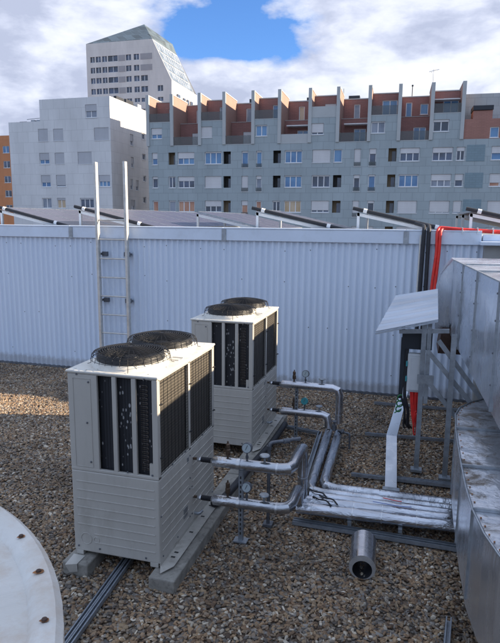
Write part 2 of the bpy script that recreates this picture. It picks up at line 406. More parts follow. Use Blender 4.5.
def base_mat():
    m, nt, bs = new_mat('gravel_bed'); v = coords(nt)
    vo = nt.nodes.new('ShaderNodeTexVoronoi'); vo.inputs['Scale'].default_value = 28; nt.links.new(v, vo.inputs[0])
    s = nt.nodes.new('ShaderNodeSeparateColor'); nt.links.new(vo.outputs['Color'], s.inputs[0])
    nt.links.new(ramp(nt, s.outputs[0], [(0, (.05,.04,.03)), (.4, (.18,.13,.09)), (.7, (.14,.13,.12)), (1, (.3,.25,.2))]), bs.inputs['Base Color'])
    bs.inputs['Roughness'].default_value = .9; bump(nt, bs, vo.outputs['Distance'], 1.0, .02).invert = True; return m
M['bed'] = base_mat()
g = MB().quad((-22,-8,-.022),(14,-8,-.022),(14,11.2,-.022),(-22,11.2,-.022)).build('gravel_bed', M['bed']); tag(g, kind='structure')
# loose pebbles: uncountable, scattered with geometry nodes
gm = bpy.data.meshes.new('roof_gravel'); gm.from_pydata([(-3.4,1.5,0),(1.5,1.5,0),(2.7,10.93,0),(-10.8,10.93,0)], [], [(0,1,2,3)])
go = bpy.data.objects.new('roof_gravel', gm); col.objects.link(go); go.location = (0,0,-.012)
tag(go, 'loose brown and grey river pebbles covering the flat roof', 'gravel', kind='stuff'); gm.materials.append(M['pebble'])
ng = bpy.data.node_groups.new('pebble_scatter', 'GeometryNodeTree')
ng.interface.new_socket('Geometry', in_out='INPUT', socket_type='NodeSocketGeometry'); ng.interface.new_socket('Geometry', in_out='OUTPUT', socket_type='NodeSocketGeometry')
N = ng.nodes.new; Lk = ng.links.new
gi = N('NodeGroupInput'); gu = N('NodeGroupOutput')
dp = N('GeometryNodeDistributePointsOnFaces'); dp.inputs['Density'].default_value = 1750; Lk(gi.outputs[0], dp.inputs[0])
ico = N('GeometryNodeMeshIcoSphere'); ico.inputs['Radius'].default_value = 1; ico.inputs['Subdivisions'].default_value = 2
sp = N('GeometryNodeSetPosition'); Lk(ico.outputs[0], sp.inputs[0])
nz = N('ShaderNodeTexNoise'); nz.inputs['Scale'].default_value = .9; nz.inputs['Detail'].default_value = 1
sb = N('ShaderNodeVectorMath'); sb.operation = 'SUBTRACT'; Lk(nz.outputs['Color'], sb.inputs[0]); sb.inputs[1].default_value = (.5,.5,.5)
ml = N('ShaderNodeVectorMath'); ml.operation = 'SCALE'; Lk(sb.outputs[0], ml.inputs[0]); ml.inputs['Scale'].default_value = .8
Lk(ml.outputs[0], sp.inputs['Offset'])
ss = N('GeometryNodeSetShadeSmooth'); Lk(sp.outputs[0], ss.inputs[0])
sm = N('GeometryNodeSetMaterial'); sm.inputs['Material'].default_value = M['pebble']; Lk(ss.outputs[0], sm.inputs[0])
ip = N('GeometryNodeInstanceOnPoints'); Lk(dp.outputs[0], ip.inputs['Points']); Lk(sm.outputs[0], ip.inputs['Instance'])
rr = N('FunctionNodeRandomValue'); rr.data_type = 'FLOAT_VECTOR'; rr.inputs[0].default_value = (-.5,-.5,0); rr.inputs[1].default_value = (.5,.5,6.28)
Lk(rr.outputs[0], ip.inputs['Rotation'])
rs = N('FunctionNodeRandomValue'); rs.data_type = 'FLOAT_VECTOR'; rs.inputs[0].default_value = (.008,.007,.005); rs.inputs[1].default_value = (.034,.023,.015); rs.inputs['Seed'].default_value = 5
Lk(rs.outputs[0], ip.inputs['Scale'])
tr = N('GeometryNodeTranslateInstances'); Lk(ip.outputs[0], tr.inputs[0])
rt = N('FunctionNodeRandomValue'); rt.data_type = 'FLOAT_VECTOR'; rt.inputs[0].default_value = (0,0,-.008); rt.inputs[1].default_value = (0,0,.016); rt.inputs['Seed'].default_value = 9
Lk(rt.outputs[0], tr.inputs['Translation'])
st = N('GeometryNodeStoreNamedAttribute'); st.data_type = 'FLOAT'; st.domain = 'INSTANCE'; st.inputs['Name'].default_value = 'tone'
rv = N('FunctionNodeRandomValue'); rv.data_type = 'FLOAT'; rv.inputs['Seed'].default_value = 3
Lk(tr.outputs[0], st.inputs[0]); Lk(rv.outputs[1], st.inputs['Value']); Lk(st.outputs[0], gu.inputs[0])
md = go.modifiers.new('scatter', 'NODES'); md.node_group = ng

# parapet wall of ribbed white sheet
YW = 10.93
wall = thing('ribbed_wall', (-5,YW,0), 'long white ribbed metal wall behind the rooftop units', 'wall')
m = MB(); P = .122; x = -16.0; prof = []
while x < 3.4:
    prof += [(x+P*q/8, YW+.014+.014*max(-1,min(1,1.35*cos(2*pi*q/8))) + .004*cos(2*pi*q/8)) for q in range(8)]; x += P
n = len(prof)
m.add([(a,b,.03) for a,b in prof]+[(a,b,2.86) for a,b in prof], [(i,i+1,n+i+1,n+i) for i in range(n-1)])
m.build('cladding', M['cladding'], wall, smooth=50)
ov = MB()
for k in range(1, 17): xo = -16.0+P*9*k+P*.34; ov.box(xo-.006, xo+.002, YW+.005, YW+.031, .03, 2.855) if xo < 3.3 else None
build_each(ov, 'sheet_overlap', M['cladding'], wall)
m = MB().box(-16,3.4,YW+.035,11.35,-.02,2.9).build('wall_core', M['slab'], wall)
for i in range(6):
    a = -16+i*3.42 - (.0 if i else 0)
m = MB()
edges = [-16,-13.6,-10.3,-7.0,-3.62,-.2,1.08]
cb = MB(); jb = MB()
for a, b in zip(edges, edges[1:]):
    cb.box(a+.004,b-.004,YW-.045,11.42,2.84,3.075)
    cb.box(a+.004,b-.004,YW-.055,11.43,3.065,3.088)
for e in edges[1:-1]: jb.box(e-.03,e+.06,YW-.058,YW-.048,2.835,3.06)
build_each(cb, 'coping', M['coping'], wall, bevel=.006); build_each(jb, 'coping_joint', M['galv'], wall)
sb_ = MB()
random.seed(3)
for z in (.35,1.2,2.05,2.7):
    for k in range(46):
        xx = -15.9+P*.67+P*round(k*.42/P)
        if random.random() < .55: sb_.lathe((xx,YW-.002,z+random.uniform(-.05,.05)), [(.011,0),(.009,-.006),(0,-.007)], 8, 'y')
build_each(sb_, 'screw', M['iron'], wall)
dk = MB().box(-16,3.4,YW-.03,YW+.03,-.02,.035).build('base_flashing', M['iron'], wall)
# end wall block on the right
ew = thing('end_wall', (2.2,10.7,0), 'grey rendered wall block at the right end of the ribbed wall', 'wall')
MB().box(1.12,6,10.72,11.4,0,2.84).build('masonry', M['slab'], ew)
MB().box(1.04,6.1,10.60,11.5,2.845,2.91).build('ledge', M['coping'], ew, bevel=.01)
MB().box(1.1,6.1,10.9,11.5,2.912,3.02).build('upper_ledge', M['coping'], ew, bevel=.01)
# higher roof behind the wall
g = MB().box(-22,14,11.45,34,-1,2.72).build('upper_roof', M['roof']); tag(g, kind='structure')

# ------------------------------------------------------------------ ladder
ld = thing('roof_ladder', (-5.93,10.75,0), 'aluminium ladder with tall rails standing against the white wall', 'ladder')
for xx in (-6.27,-5.62): MB().box(xx-.028,xx+.028,10.70,10.79,.02,4.35).build('rail', M['ladder'], ld, bevel=.005)
for k in range(9):
    z = 3.21-.388*k
    if z > .05: MB().tube([(-6.245,10.745,z),(-5.645,10.745,z)], .0165, 8).build('rung', M['ladder'], ld, smooth=True)
for z in (2.52,1.56):
    for xx, s in ((-6.27,1),(-5.62,-1)): 
        b = MB().box(xx-.02,xx+.02,10.79,YW-.01,z-.02,z+.02); b.box(xx+s*.02,xx+s*.13,10.85,10.92,z-.045,z+.045); b.build('wall_bracket', M['iron'], ld)

# ------------------------------------------------------------------ chiller units (local: front right corner at 0,0, body to -x and +y)
W_, L_, ZB, ZT = .875, 1.466, .15, 1.90
def sgrid(m, x, y0, y1, z0, z1, ny, nz, r=.0022):
    for i in range(ny+1):
        y = y0+(y1-y0)*i/ny; m.box(x-r, x+r, y-r, y+r, z0, z1)
    for i in range(nz+1):
        z = z0+(z1-z0)*i/nz; m.box(x-r-.004, x+r-.004, y0, y1, z-r, z+r)
def make_unit(label):
    t = thing('chiller_unit', (0,0,0), label, 'chiller', 'twin-fan rooftop chiller units')
    zm = .965
    # lower cabinet
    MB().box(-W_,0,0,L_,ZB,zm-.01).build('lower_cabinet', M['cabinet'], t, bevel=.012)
    # pressed ribs on the lower panels
    rb = MB()
    for k in range(8):
        z = .25+.085*k; a = -.66 if k in (0,1) else -.83
        rb.box(a, -.045, -.0045, 0.001, z, z+.011)
        rb.box(-.001, .0045, .05, .70, z, z+.011); rb.box(-.001, .0045, .80, L_-.05, z, z+.011)
    rb.build('pressed_rib', M['cabinet'], t, bevel=.002)
    # knockouts and screws
    k = MB()
    for cx, cz, r_ in ((-.745,.285,.055),(-.64,.285,.028)):
        pth = [(cx+r_*cos(a*pi/12), -.002, cz+r_*sin(a*pi/12)) for a in range(24)]; k.tube(pth, .0028, 4, closed=True)
    build_each(k, 'knockout', M['cabinet'], t)
    sc_ = MB()
    for (x, z) in ((-.61,.2),(-.14,.19),(-.83,.2),(-.78,1.865),(-.12,1.875),(-.665,1.80),(-.69,1.42),(-.665,1.05),(-.3,1.0),(-.06,1.0)): sc_.lathe((x,-.002,z), [(.010,0),(.008,-.006),(0,-.007)], 8, 'y')
    for (y, z) in ((.06,.2),(.4,.2),(.72,.55),(.78,.55),(.72,.25),(.78,.25),(1.4,.2),(.3,.985),(.62,.985),(1.1,.985),(.735,.9),(.735,.66),(.03,.6)): sc_.lathe((.002,y,z), [(.009,0),(.007,.006),(0,.007)], 8, 'x')
    build_each(sc_, 'screw', M['iron'], t)
    # front: left blank panel + posts + header, with three slots
    fr = MB()
    z0, z1 = zm, 1.865
    slots = [(-.582,-.438),(-.395,-.250),(-.205,-.055)]
    fr.box(-W_, slots[0][0], 0, .03, z0-.01, z1)
    fr.box(slots[0][1], slots[1][0], 0, .03, z0-.01, z1); fr.box(slots[1][1], slots[2][0], 0, .03, z0-.01, z1); fr.box(slots[2][1], 0, 0, .03, z0-.01, z1)
    fr.box(-W_,0,-.001,.031,z1,ZT-.02); fr.box(-W_,0,-.001,.031,z0-.01,z0+.02)
    fr.build('front_frame', M['cabinet'], t, bevel=.006)
    ol = MB()
    for a, b in (((-.82,1.0),(-.82,1.83)),((-.82,1.83),(-.645,1.83)),((-.645,1.83),(-.645,1.0)),((-.645,1.0),(-.82,1.0))): ol.bar((a[0],-.001,a[1]),(b[0],-.001,b[1]),.004,.006,(0,1,0))
    ol.build('panel_seam', M['cabinet'], t)
    for i, (a, b) in enumerate(slots):
        s = MB().box(a-.01, b+.01, .06, .07, z0, z1).build('front_grille', M['slot'], t)
        gg = MB(); 
        for q in range(5): xx = a+(b-a)*(q+.5)/5; gg.box(xx-.0015,xx+.0015,.026,.029,z0+.01,z1)
        gg.build('guard_wire', M['black_wire'], s)
        if i == 2:
            ub = MB()
            for q in range(21):
                z = 1.02+.038*q; ub.tube(fillet([(a+.02,.055,z),(a+.09,.048,z),(a+.09,.048,z+.018),(a+.02,.055,z+.018)], .01, 2), .0045, 5)
            ub.build('pipe_bend', M['copper'], s)
            MB().box(b-.04,b-.005,.02,.04,z0+.02,z0+.13).build('label_tag', M['cabinet'], s)
    # inner dark core
    MB().box(-W_+.08,-.05,.075,L_-.03,zm,ZT-.04).build('inner_core', M['dark_in'], t)
    MB().box(-W_,-W_+.02,.03,L_,zm-.01,ZT-.02).build('left_side_coil', M['coil'], t)
    MB().box(-W_,0,L_-.02,L_,zm-.01,ZT-.02).build('rear_panel', M['cabinet'], t)
    # right side: two coil bays with posts
    sf = MB()
    for a, b in ((.03,.055),(.715,.765),(L_-.06,L_-.02)): sf.box(-.03,0,a,b,zm-.01,ZT-.035)
    sf.box(-.03,0,.03,L_-.02,zm-.01,zm+.012); sf.box(-.03,0,.03,L_-.02,ZT-.05,ZT-.02)
    sf.build('side_frame', M['cabinet'], t, bevel=.004)
    for a, b in ((.055,.715),(.765,L_-.06)):
        c = MB().box(-.05,-.035,a,b,zm,ZT-.045).build('side_coil', M['coil'], t)
        q = MB(); sgrid(q, -.004, a+.005, b-.005, zm+.015, ZT-.055, 8, 30, .0014); q.build('wire_guard', M['black_wire'], c)
    # clips on the guards
    cl = MB()
    for y in (.055,.74,L_-.03):
        for z in (1.15,1.64): cl.tube([(.0,y-.015,z),(.02,y,z+.004),(.0,y+.015,z)], .006, 6)
    build_each(cl, 'guard_clip', M['black_plastic'], t)
    # top lid
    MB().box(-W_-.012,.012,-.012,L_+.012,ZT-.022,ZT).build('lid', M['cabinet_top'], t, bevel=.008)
    dt = MB()
    for (x, y) in ((-.82,.05),(-.7,.03),(-.1,.06),(-.05,.68),(-.08,1.4),(-.8,.7),(-.06,.35),(-.62,.08)): dt.lathe((x,y,ZT), [(.011,0),(.009,.005),(0,.006)], 8)
    dt.box(-.16,-.05,.71,.725,ZT-.001,ZT+.010); dt.box(-.16,-.05,.60,.615,ZT-.001,ZT+.010)
    build_each(dt, 'lid_fastener', M['cabinet_top'], t)
    for cy in (.385,1.085):
        cx = -W_/2
        fn = MB().lathe((cx,cy,ZT), [(.352,0),(.335,.028),(.322,.052),(.306,.052),(.306,.0),(.29,-.03)], 56).build('fan_ring', M['cabinet_top'], t, smooth=35)
        MB().lathe((cx,cy,ZT), [(.307,.045),(.316,.058),(.305,.118),(.297,.120),(.290,.06),(.290,-.06),(0,-.06)], 56).build('fan_throat', M['black_plastic'], fn, smooth=35)
        bl = MB()
        bl.lathe((cx,cy,ZT), [(.0,.075),(.06,.07),(.075,.05),(.075,-.02)], 20)
        for b in range(4):
            a0 = b*pi/2+.4*cy
            pts = []
            for rr_, da, w_ in ((.07,0,.35),(.16,.1,.5),(.275,.25,.55)):
                for s in (-1,1):
                    a = a0+da+s*w_; pts.append((cx+rr_*cos(a), cy+rr_*sin(a), ZT+.035+s*.028))
            bl.add(pts, [(0,1,3,2),(2,3,5,4)]); bl.add([(x,y,z-.004) for x,y,z in pts], [(0,2,3,1),(2,4,5,3)])
        bl.build('fan_blade', M['black_plastic'], fn, smooth=True, normals=False)
        gd = MB()
        def zz(rr_): # dome profile
            return ZT+.168-.055*(rr_/.36)**2
        rings = [.045+.0215*q for q in range(14)]+[.343]
        for rr_ in rings:
            gd.tube([(cx+rr_*cos(a*pi/18), cy+rr_*sin(a*pi/18), zz(rr_)) for a in range(36)], .0029, 4, closed=True)
        for rr_, z in ((.358,ZT+.095),(.366,ZT+.062)):
            gd.tube([(cx+rr_*cos(a*pi/18), cy+rr_*sin(a*pi/18), z) for a in range(36)], .0026, 4, closed=True)
        for b in range(32):
            a = b*2*pi/32; q = lambda R_, z: (cx+R_*cos(a), cy+R_*sin(a), z)
            gd.tube([q(.03,zz(.03)), q(.2,zz(.2)), q(.335,zz(.335)), q(.357,ZT+.10), q(.366,ZT+.05)] + ([q(.37,ZT+.012), q(.40,ZT+.006)] if b % 8 == 2 else []), .0026, 4)
        gd.build('fan_guard', M['black_wire'], fn)
        hb = MB().lathe((cx,cy,ZT+.158), [(0,.008),(.04,.006),(.045,0)], 16).build('guard_cap', M['black_wire'], fn)
    # rating plate, feet, drain spout
    MB().box(-.001,.004,.56,.66,.30,.40).build('rating_plate', M['galv'], t); MB().box(-.001,.004,.66,.70,.84,.90).build('small_plate', M['galv'], t)
    for x0, x1 in ((-W_+.02,-W_+.09),(-.10,-.02)):
        for y0 in (.0, L_-.12): MB().box(x0,x1,y0,y0+.12,.112,ZB+.005).build('foot', M['cabinet'], t, bevel=.003)
    ra = MB()
    ra.add([(0,.0,.127),(.04,-.10,.127),(.115,0.04,.127),(.115,L_,.127),(0,L_,.127),(0,0,.132),(.04,-.10,.132),(.115,.04,.132),(.115,L_,.132),(0,L_,.132)], [(4,3,2,1,0),(5,6,7,8,9),(0,1,6,5),(1,2,7,6),(2,3,8,7),(3,4,9,8)])
    ra.box(-.004,.002,0,L_,.127,.165)
    rl = ra.build('base_rail', paint('weathered_rail_paint', (.42,.40,.36), .5, 0, .12, 4, .05, 30, (1,1,1), (.16,.13,.10), .6), t)
    sl_ = MB()
    for y in (.16,.24,.62,.95,1.2): sl_.box(.03,.07,y,y+.022,.1325,.134)
    build_each(sl_, 'rail_slot', M['dark_in'], rl)
    MB().tube(fillet([(0,.86,.215),(.05,.86,.215),(.05,.94,.205)], .03), .017, 10).build('drain_spout', M['galv'], t, smooth=True)
    return t
u1 = make_unit('nearer cream rooftop chiller with two caged fans, closest to the viewer')
u2 = copy_tree(u1); tag(u2, 'farther cream chiller with caged fans, standing nearer the ribbed wall')
u1.location = (-2.07,4.434,0); u2.location = (-2.027,7.346,0)

# concrete sleepers under the units
for (x0, x1, lab) in ((-2.125,-1.875,'long concrete sleeper under the pipe side of both chillers'),(-2.99,-2.73,'concrete sleeper under the far left side of the chillers')):
    s = MB()
    for a, b in ((4.29,6.55),(6.56,8.95)): s.box(x0,x1,a,b,-.03,.108)
    tag(s.build('concrete_sleeper', M['concrete'], bevel=.012), lab, 'concrete beam', 'concrete sleepers under the chillers')
br_ = MB(); br_.add([(-2.93,4.24,.112),(-2.83,4.28,.112),(-2.83,4.42,.112),(-2.95,4.42,.112),(-2.90,4.26,.03),(-2.83,4.285,.03)], [(0,1,2,3),(0,4,5,1)])
tag(br_.build('corner_bracket', M['cabinet']), 'bright folded metal bracket on the left sleeper under the nearer chiller', 'bracket')
# black drain hose
tag(MB().tube(fillet([(-1.98,5.62,.17),(-1.93,5.75,.16),(-1.90,6.1,.15),(-1.86,6.9,.15),(-1.80,7.6,.15),(-1.79,8.4,.15)], .2), .042, 12).build('drain_hose', M['black_foam'], smooth=True), 'black insulated hose lying along the concrete sleeper', 'hose')

# ------------------------------------------------------------------ struts on the gravel
def channel(m, a, b, w=.041, h=.041, up=(0,0,1)):
    a = Vector(a); b = Vector(b); d = (b-a).normalized(); u = Vector(up); r_ = d.cross(u).normalized(); u = r_.cross(d)
    m.bar(a-u*(h/2-.002), b-u*(h/2-.002), w, .003, up)
    for s in (-1,1):
        m.bar(a+r_*s*(w/2-.0015), b+r_*s*(w/2-.0015), .003, h, up)
        m.bar(a+r_*s*(w/2-.007)+u*(h/2-.0015), b+r_*s*(w/2-.007)+u*(h/2-.0015), .012, .003, up)
def strut(label, segs, w=.041, h=.041, group='strut channels lying on the gravel'):
    m = MB()
    for a, b in segs: channel(m, a, b, w, h)
    return tag(m.build('strut_channel', M['strut']), label, 'strut channel', group)
strut('twin strut channel running out under the nearer chiller towards the white drum', [((-2.40,3.2,.03),(-2.53,4.9,.03)),((-2.352,3.2,.03),(-2.482,4.9,.03))], .046)
strut('strut channel on gravel in front of the foil wrapped pipe bundle', [((-1.12,5.79,.03),(.60,5.74,.03)),((-1.12,5.74,.03),(.60,5.69,.03))], .048)
strut('L-shaped strut beside the pipe run of the farther chiller', [((-2.0,8.58,.06),(-1.26,8.40,.06)),((-1.25,8.44,.06),(-1.14,6.1,.06))], .06, .045)
strut('strut across the gravel nearest the ribbed wall', [((-.57,10.25,.04),(1.2,10.30,.04))])
strut('strut across the gravel behind the tall frame posts', [((-.60,8.64,.04),(1.2,8.76,.04))])
strut('strut across the gravel carrying the foot of the tall frame', [((-.64,7.12,.04),(.62,7.14,.04)),((-.2,7.17,.04),(.62,7.19,.04))])
strut('short strut leaning under the lower duct at bottom right', [((.42,4.55,.05),(.30,3.3,.05))], .05)

# ------------------------------------------------------------------ pipework
def clad_pipe(label, pts, r_, mats=('jacket',), fil=.09, bands=(), group=None, n=20):
    """pts: centreline; returns thing"""
    t = thing('insulated_pipe', tuple(pts[0]), label, 'pipe', 'insulated pipes')
    MB().tube(fillet(pts, fil*1.15, 2), r_, n).build('jacket', M[mats[0]], t, smooth=24)
    for a, b, rr_ in bands: MB().tube([a, b], rr_, n).build('joint_band', M['steel'], t, smooth=40)
    return t
def connector(t, x, y, z):
    MB().tube([(x,y,z),(x+.05,y,z)], .014, 10).build('nipple', M['brass'], t, smooth=True)
    n_ = MB(); n_.lathe((x+.045,y,z), [(.024,0),(.027,.012),(.027,.03),(.022,.04)], 6, 'x'); n_.lathe((x+.19,y,z), [(.024,0),(.029,.01),(.029,.04),(.04,.055)], 8, 'x'); n_.build('union_nut', M['steel'], t, smooth=30)
    fx = MB(); prof = []
    for k in range(9): prof += [(.025,k*.0125),(.028,k*.0125+.006)]
    fx.lathe((x+.085,y,z), prof, 14, 'x'); fx.build('flexible_hose', M['black_foam'], t, smooth=True)
def fittings(t, x1, x2, x3, y, z, r_, dial):
    # air vent, pressure gauge, thermometer wheel
    v = MB(); v.lathe((x1,y,z), [(.012,r_-.01),(.012,r_+.03),(.026,r_+.035),(.026,r_+.085),(.016,r_+.095),(.022,r_+.10),(.022,r_+.14),(.008,r_+.15),(.008,r_+.17),(0,r_+.17)], 12)
    v.build('air_vent', M['brass'], t, smooth=35)
    s = MB(); s.tube([(x2,y,z+r_-.01),(x2,y,z+r_+.075)], .008, 8); s.tube([(x2,y,z+r_+.015),(x2,y,z+r_+.045)], .015, 8)
    gs = s.build('gauge_stem', M['iron'], t, smooth=40)
    d = Vector((-.1,-1,.15)).normalized(); c = Vector((x2,y,z+r_+.125))
    dd = MB(); dd.tube([c+d*(-.018), c+d*.018], .052, 24); gg = dd.build('gauge', M['iron'] if dial != 'teal' else M['teal_plastic'], t, smooth=40)
    MB().tube([c+d*.0185, c+d*.0205], .045, 24).build('dial', M['white_dial'] if dial != 'teal' else M['teal_plastic'], gg)
    MB().bar(c+d*.0225+Vector((-.01,0,-.02)), c+d*.0225+Vector((.012,0,.032)), .005, .002, tuple(d)).build('needle', M['iron'], gg)
    wv = MB(); wv.lathe((x3,y,z), [(.012,r_-.01),(.012,r_+.04),(.02,r_+.045),(.012,r_+.055),(.048,r_+.058),(.052,r_+.066),(.045,r_+.074),(0,r_+.076)], 18)
    wv.build('valve_cap', M['galv'], t, smooth=35)
RP = .055
pa = clad_pipe('upper foil clad pipe from the nearer chiller, turning down at the bundle', [(-1.85,5.265,.83),(-1.06,5.265,.83),(-1.06,5.95,.83),(-1.06,5.95,.235)], RP, ('foil',), .10,
    [((-1.60,5.265,.83),(-1.57,5.265,.83),RP+.003),((-1.20,5.265,.83),(-1.18,5.265,.83),RP+.003),((-1.06,5.95,.45),(-1.06,5.95,.47),RP+.003)])
connector(pa, -2.07,5.265,.83); fittings(pa, -1.70,-1.50,-1.32,5.265,.83,RP,'white')
pb = clad_pipe('lower foil clad pipe from the nearer chiller with gauge and valve', [(-1.85,5.265,.415),(-1.07,5.265,.415),(-1.07,5.79,.415),(-1.07,5.79,.235)], RP, ('foil',), .10,
    [((-1.60,5.265,.415),(-1.57,5.265,.415),RP+.003),((-1.20,5.265,.415),(-1.18,5.265,.415),RP+.003)])
connector(pb, -2.07,5.265,.415); fittings(pb, -1.70,-1.50,-1.32,5.265,.415,RP,'white')
pc = clad_pipe('upper aluminium clad pipe from the farther chiller, dropping to the gravel', [(-1.80,8.175,.85),(-.95,8.175,.85),(-.95,8.175,.33)], RP, ('jacket',), .09,
    [((-1.35,8.175,.85),(-1.33,8.175,.85),RP+.003),((-.95,8.175,.45),(-.95,8.175,.47),RP+.003)])
connector(pc, -2.03,8.175,.85); fittings(pc, -1.62,-1.45,-1.21,8.175,.85,RP,'white')
pd = clad_pipe('lower aluminium clad pipe from the farther chiller with teal gauge', [(-1.80,8.19,.43),(-1.10,8.19,.43),(-1.10,8.19,.24)], RP, ('jacket',), .09,
    [((-1.35,8.19,.43),(-1.33,8.19,.43),RP+.003)])
connector(pd, -2.03,8.19,.43); fittings(pd, -1.62,-1.46,-1.24,8.19,.43,RP,'teal')
# foil runs
clad_pipe('left foil wrapped pipe running from the farther chiller to the bundle', [(-1.09,8.19,.17),(-1.03,6.20,.17),(.62,6.24,.17)], .062, ('foily',), .12)
clad_pipe('right foil wrapped pipe running from the farther chiller to the bundle', [(-.945,8.17,.17),(-.89,6.36,.17),(.62,6.37,.17)], .062, ('foily',), .12)
clad_pipe('front foil pipe of the bundle on the gravel', [(-1.09,5.79,.18),(.62,5.86,.18)], .062, ('foilx',), .05, [((x_,5.79+(x_+1.09)*.041,.18),(x_+.012,5.79+(x_+1.09)*.041,.18),.065) for x_ in (-.93,-.5,-.2,.15)])
clad_pipe('second foil pipe of the bundle, behind the front one', [(-1.09,5.95,.185),(.62,5.995,.185)], .060, ('foilx',), .05, [((x_,5.95+(x_+1.09)*.026,.185),(x_+.012,5.95+(x_+1.09)*.026,.185),.063) for x_ in (-.93,-.5,-.2,.15)])
clad_pipe('third foil pipe of the bundle, thinner and tucked between the others', [(-1.0,6.08,.19),(.62,6.11,.19)], .052, ('foilx',), .05)
cl_ = thing('bundle_straps', (-.5,6,.2), 'black cable ties and thin cables lying over the foil pipe bundle', 'cable ties')
for k, (x_, y_) in enumerate(((-.93,6.02),(-.80,5.9),(-.86,5.85))):
    MB().tube(fillet([(x_-.08,y_+.1,.25),(x_,y_+.02,.262),(x_+.08,y_+.03,.262),(x_+.14,y_-.06,.25)], .05), .009, 6).build('tie', M['black_foam'], cl_, smooth=True)
MB().tube(fillet([(-.3,6.02,.25),(-.05,5.97,.262),(.1,5.99,.26)], .1), .004, 6).build('blue_wire', pane('blue_wire', (.03,.1,.4), (.03,.1,.4)), cl_, smooth=True)
MB().tube(fillet([(-.2,6.14,.25),(-.05,6.08,.262),(.0,6.09,.262)], .05), .005, 6).build('red_wire', M['red_cable'], cl_, smooth=True)
bk = MB()
for x_ in (-.52,.0): bk.bar((x_,5.80,.05),(x_,5.80,.125),.04,.006,(0,1,0)); bk.box(x_-.02,x_+.02,5.74,5.82,.118,.124)
tag(bk.build('pipe_bracket', M['galv']), 'small galvanised brackets holding the pipe bundle above its strut', 'bracket')
# perforated support posts
def post(label, x, y, z, yaw=0):
    t = thing('pipe_support', (x,y,0), label, 'pipe support', 'perforated posts carrying the pipes')
    m = MB(); channel(m, (x,y,.0), (x,y,z), .045, .041, (0,1,0)); m.build('channel', M['strut'], t)
    d_ = MB(); k = .08
    while k < z-.05: d_.box(x-.008,x+.008,y-.0225,y-.0212,k,k+.028); k += .05
    build_each(d_, 'slot', M['dark_in'], t)
    MB().box(x-.07,x+.07,y-.05,y+.05,.0,.014).build('foot_plate', M['strut'], t)
    for zz_ in (.415,.83):
        if zz_ < z+.1: MB().tube([(x+.02*0-.0, y+RP*1.02*sin(a), zz_+RP*1.02*cos(a)) for a in [q*pi/12 for q in range(24)]], .004, 5, closed=True).build('clamp', M['galv'], t)
post('perforated post carrying the nearer chiller pipes', -1.56,5.27,.78); post('perforated post carrying the farther chiller pipes', -1.58,8.19,.80)
# iron drain/bypass pipes
t = thing('iron_pipe', (-1.37,5.65,0), 'dark iron pipe rising beside the gauges of the nearer chiller', 'pipe')
MB().tube(fillet([(-1.37,5.65,0),(-1.37,5.65,.93),(-1.10,5.95,.90)], .05), .019, 12).build('tube', M['iron'], t, smooth=True)
f_ = MB(); f_.lathe((-1.37,5.65,.86), [(.019,0),(.027,.0),(.027,.04),(.019,.04)], 12); f_.tube([(-1.25,5.78,.912),(-1.20,5.84,.906)], .028, 10); f_.build('fitting', M['iron'], t, smooth=30)
MB().box(-1.42,-1.32,5.60,5.70,.0,.03).build('foot', M['iron'], t)
t = thing('drip_pipe', (-.77,8.05,0), 'thin bent drain pipe with tap beside the farther chiller drop', 'pipe')
MB().tube(fillet([(-.95,8.12,.24),(-.77,8.08,.22),(-.77,8.06,.0)], .03), .014, 10).build('tube', M['iron'], t, smooth=True)
f_ = MB(); f_.lathe((-.90,8.11,.235), [(.03,0),(.035,.01),(.035,.035),(.02,.045)], 10, 'x'); f_.lathe((-.99,8.02,.27), [(.03,0),(.035,.02),(.035,.08),(.012,.09),(.012,.13),(.035,.13),(.035,.14),(0,.14)], 12); f_.build('tap', M['iron'], t, smooth=30)

# pipe sleeve offcut
t = thing('pipe_sleeve', (-.33,5.25,0), 'hollow aluminium pipe sleeve lying loose on the gravel', 'pipe sleeve')
sl0 = Vector((-.315,4.98,.105)); sl1 = Vector((-.342,5.43,.112))
m = MB(); nseg = 40; dirv = (sl1-sl0).normalized(); rx = dirv.cross(Vector((0,0,1))).normalized(); uz = rx.cross(dirv)
def circ(c, R_): return [c + rx*(R_*cos(2*pi*j/nseg)) + uz*(R_*sin(2*pi*j/nseg)) for j in range(nseg)]
A = circ(sl0,.122)+circ(sl1,.122); m.add(A, [(j,(j+1)%nseg,nseg+(j+1)%nseg,nseg+j) for j in range(nseg)]); m.build('outer_shell', M['jacket'], t, smooth=True)
m = MB(); A = circ(sl0,.122)+circ(sl0-uz*.022,.090)+circ(sl1-uz*.022,.090)+circ(sl1,.122)
m.add(A, [(k*nseg+j,k*nseg+(j+1)%nseg,(k+1)*nseg+(j+1)%nseg,(k+1)*nseg+j) for k in (0,2) for j in range(nseg)]); m2 = MB(); m2.add(A, [(nseg+j,nseg+(j+1)%nseg,2*nseg+(j+1)%nseg,2*nseg+j) for j in range(nseg)]); m2.build('bore', M['black_foam'], t, smooth=30); m.build('insulation', paint('sleeve_lining', (.36,.35,.34), .6, .3, .2, 12), t, smooth=30)  # bore coloured black so the hollow looks deep in shade

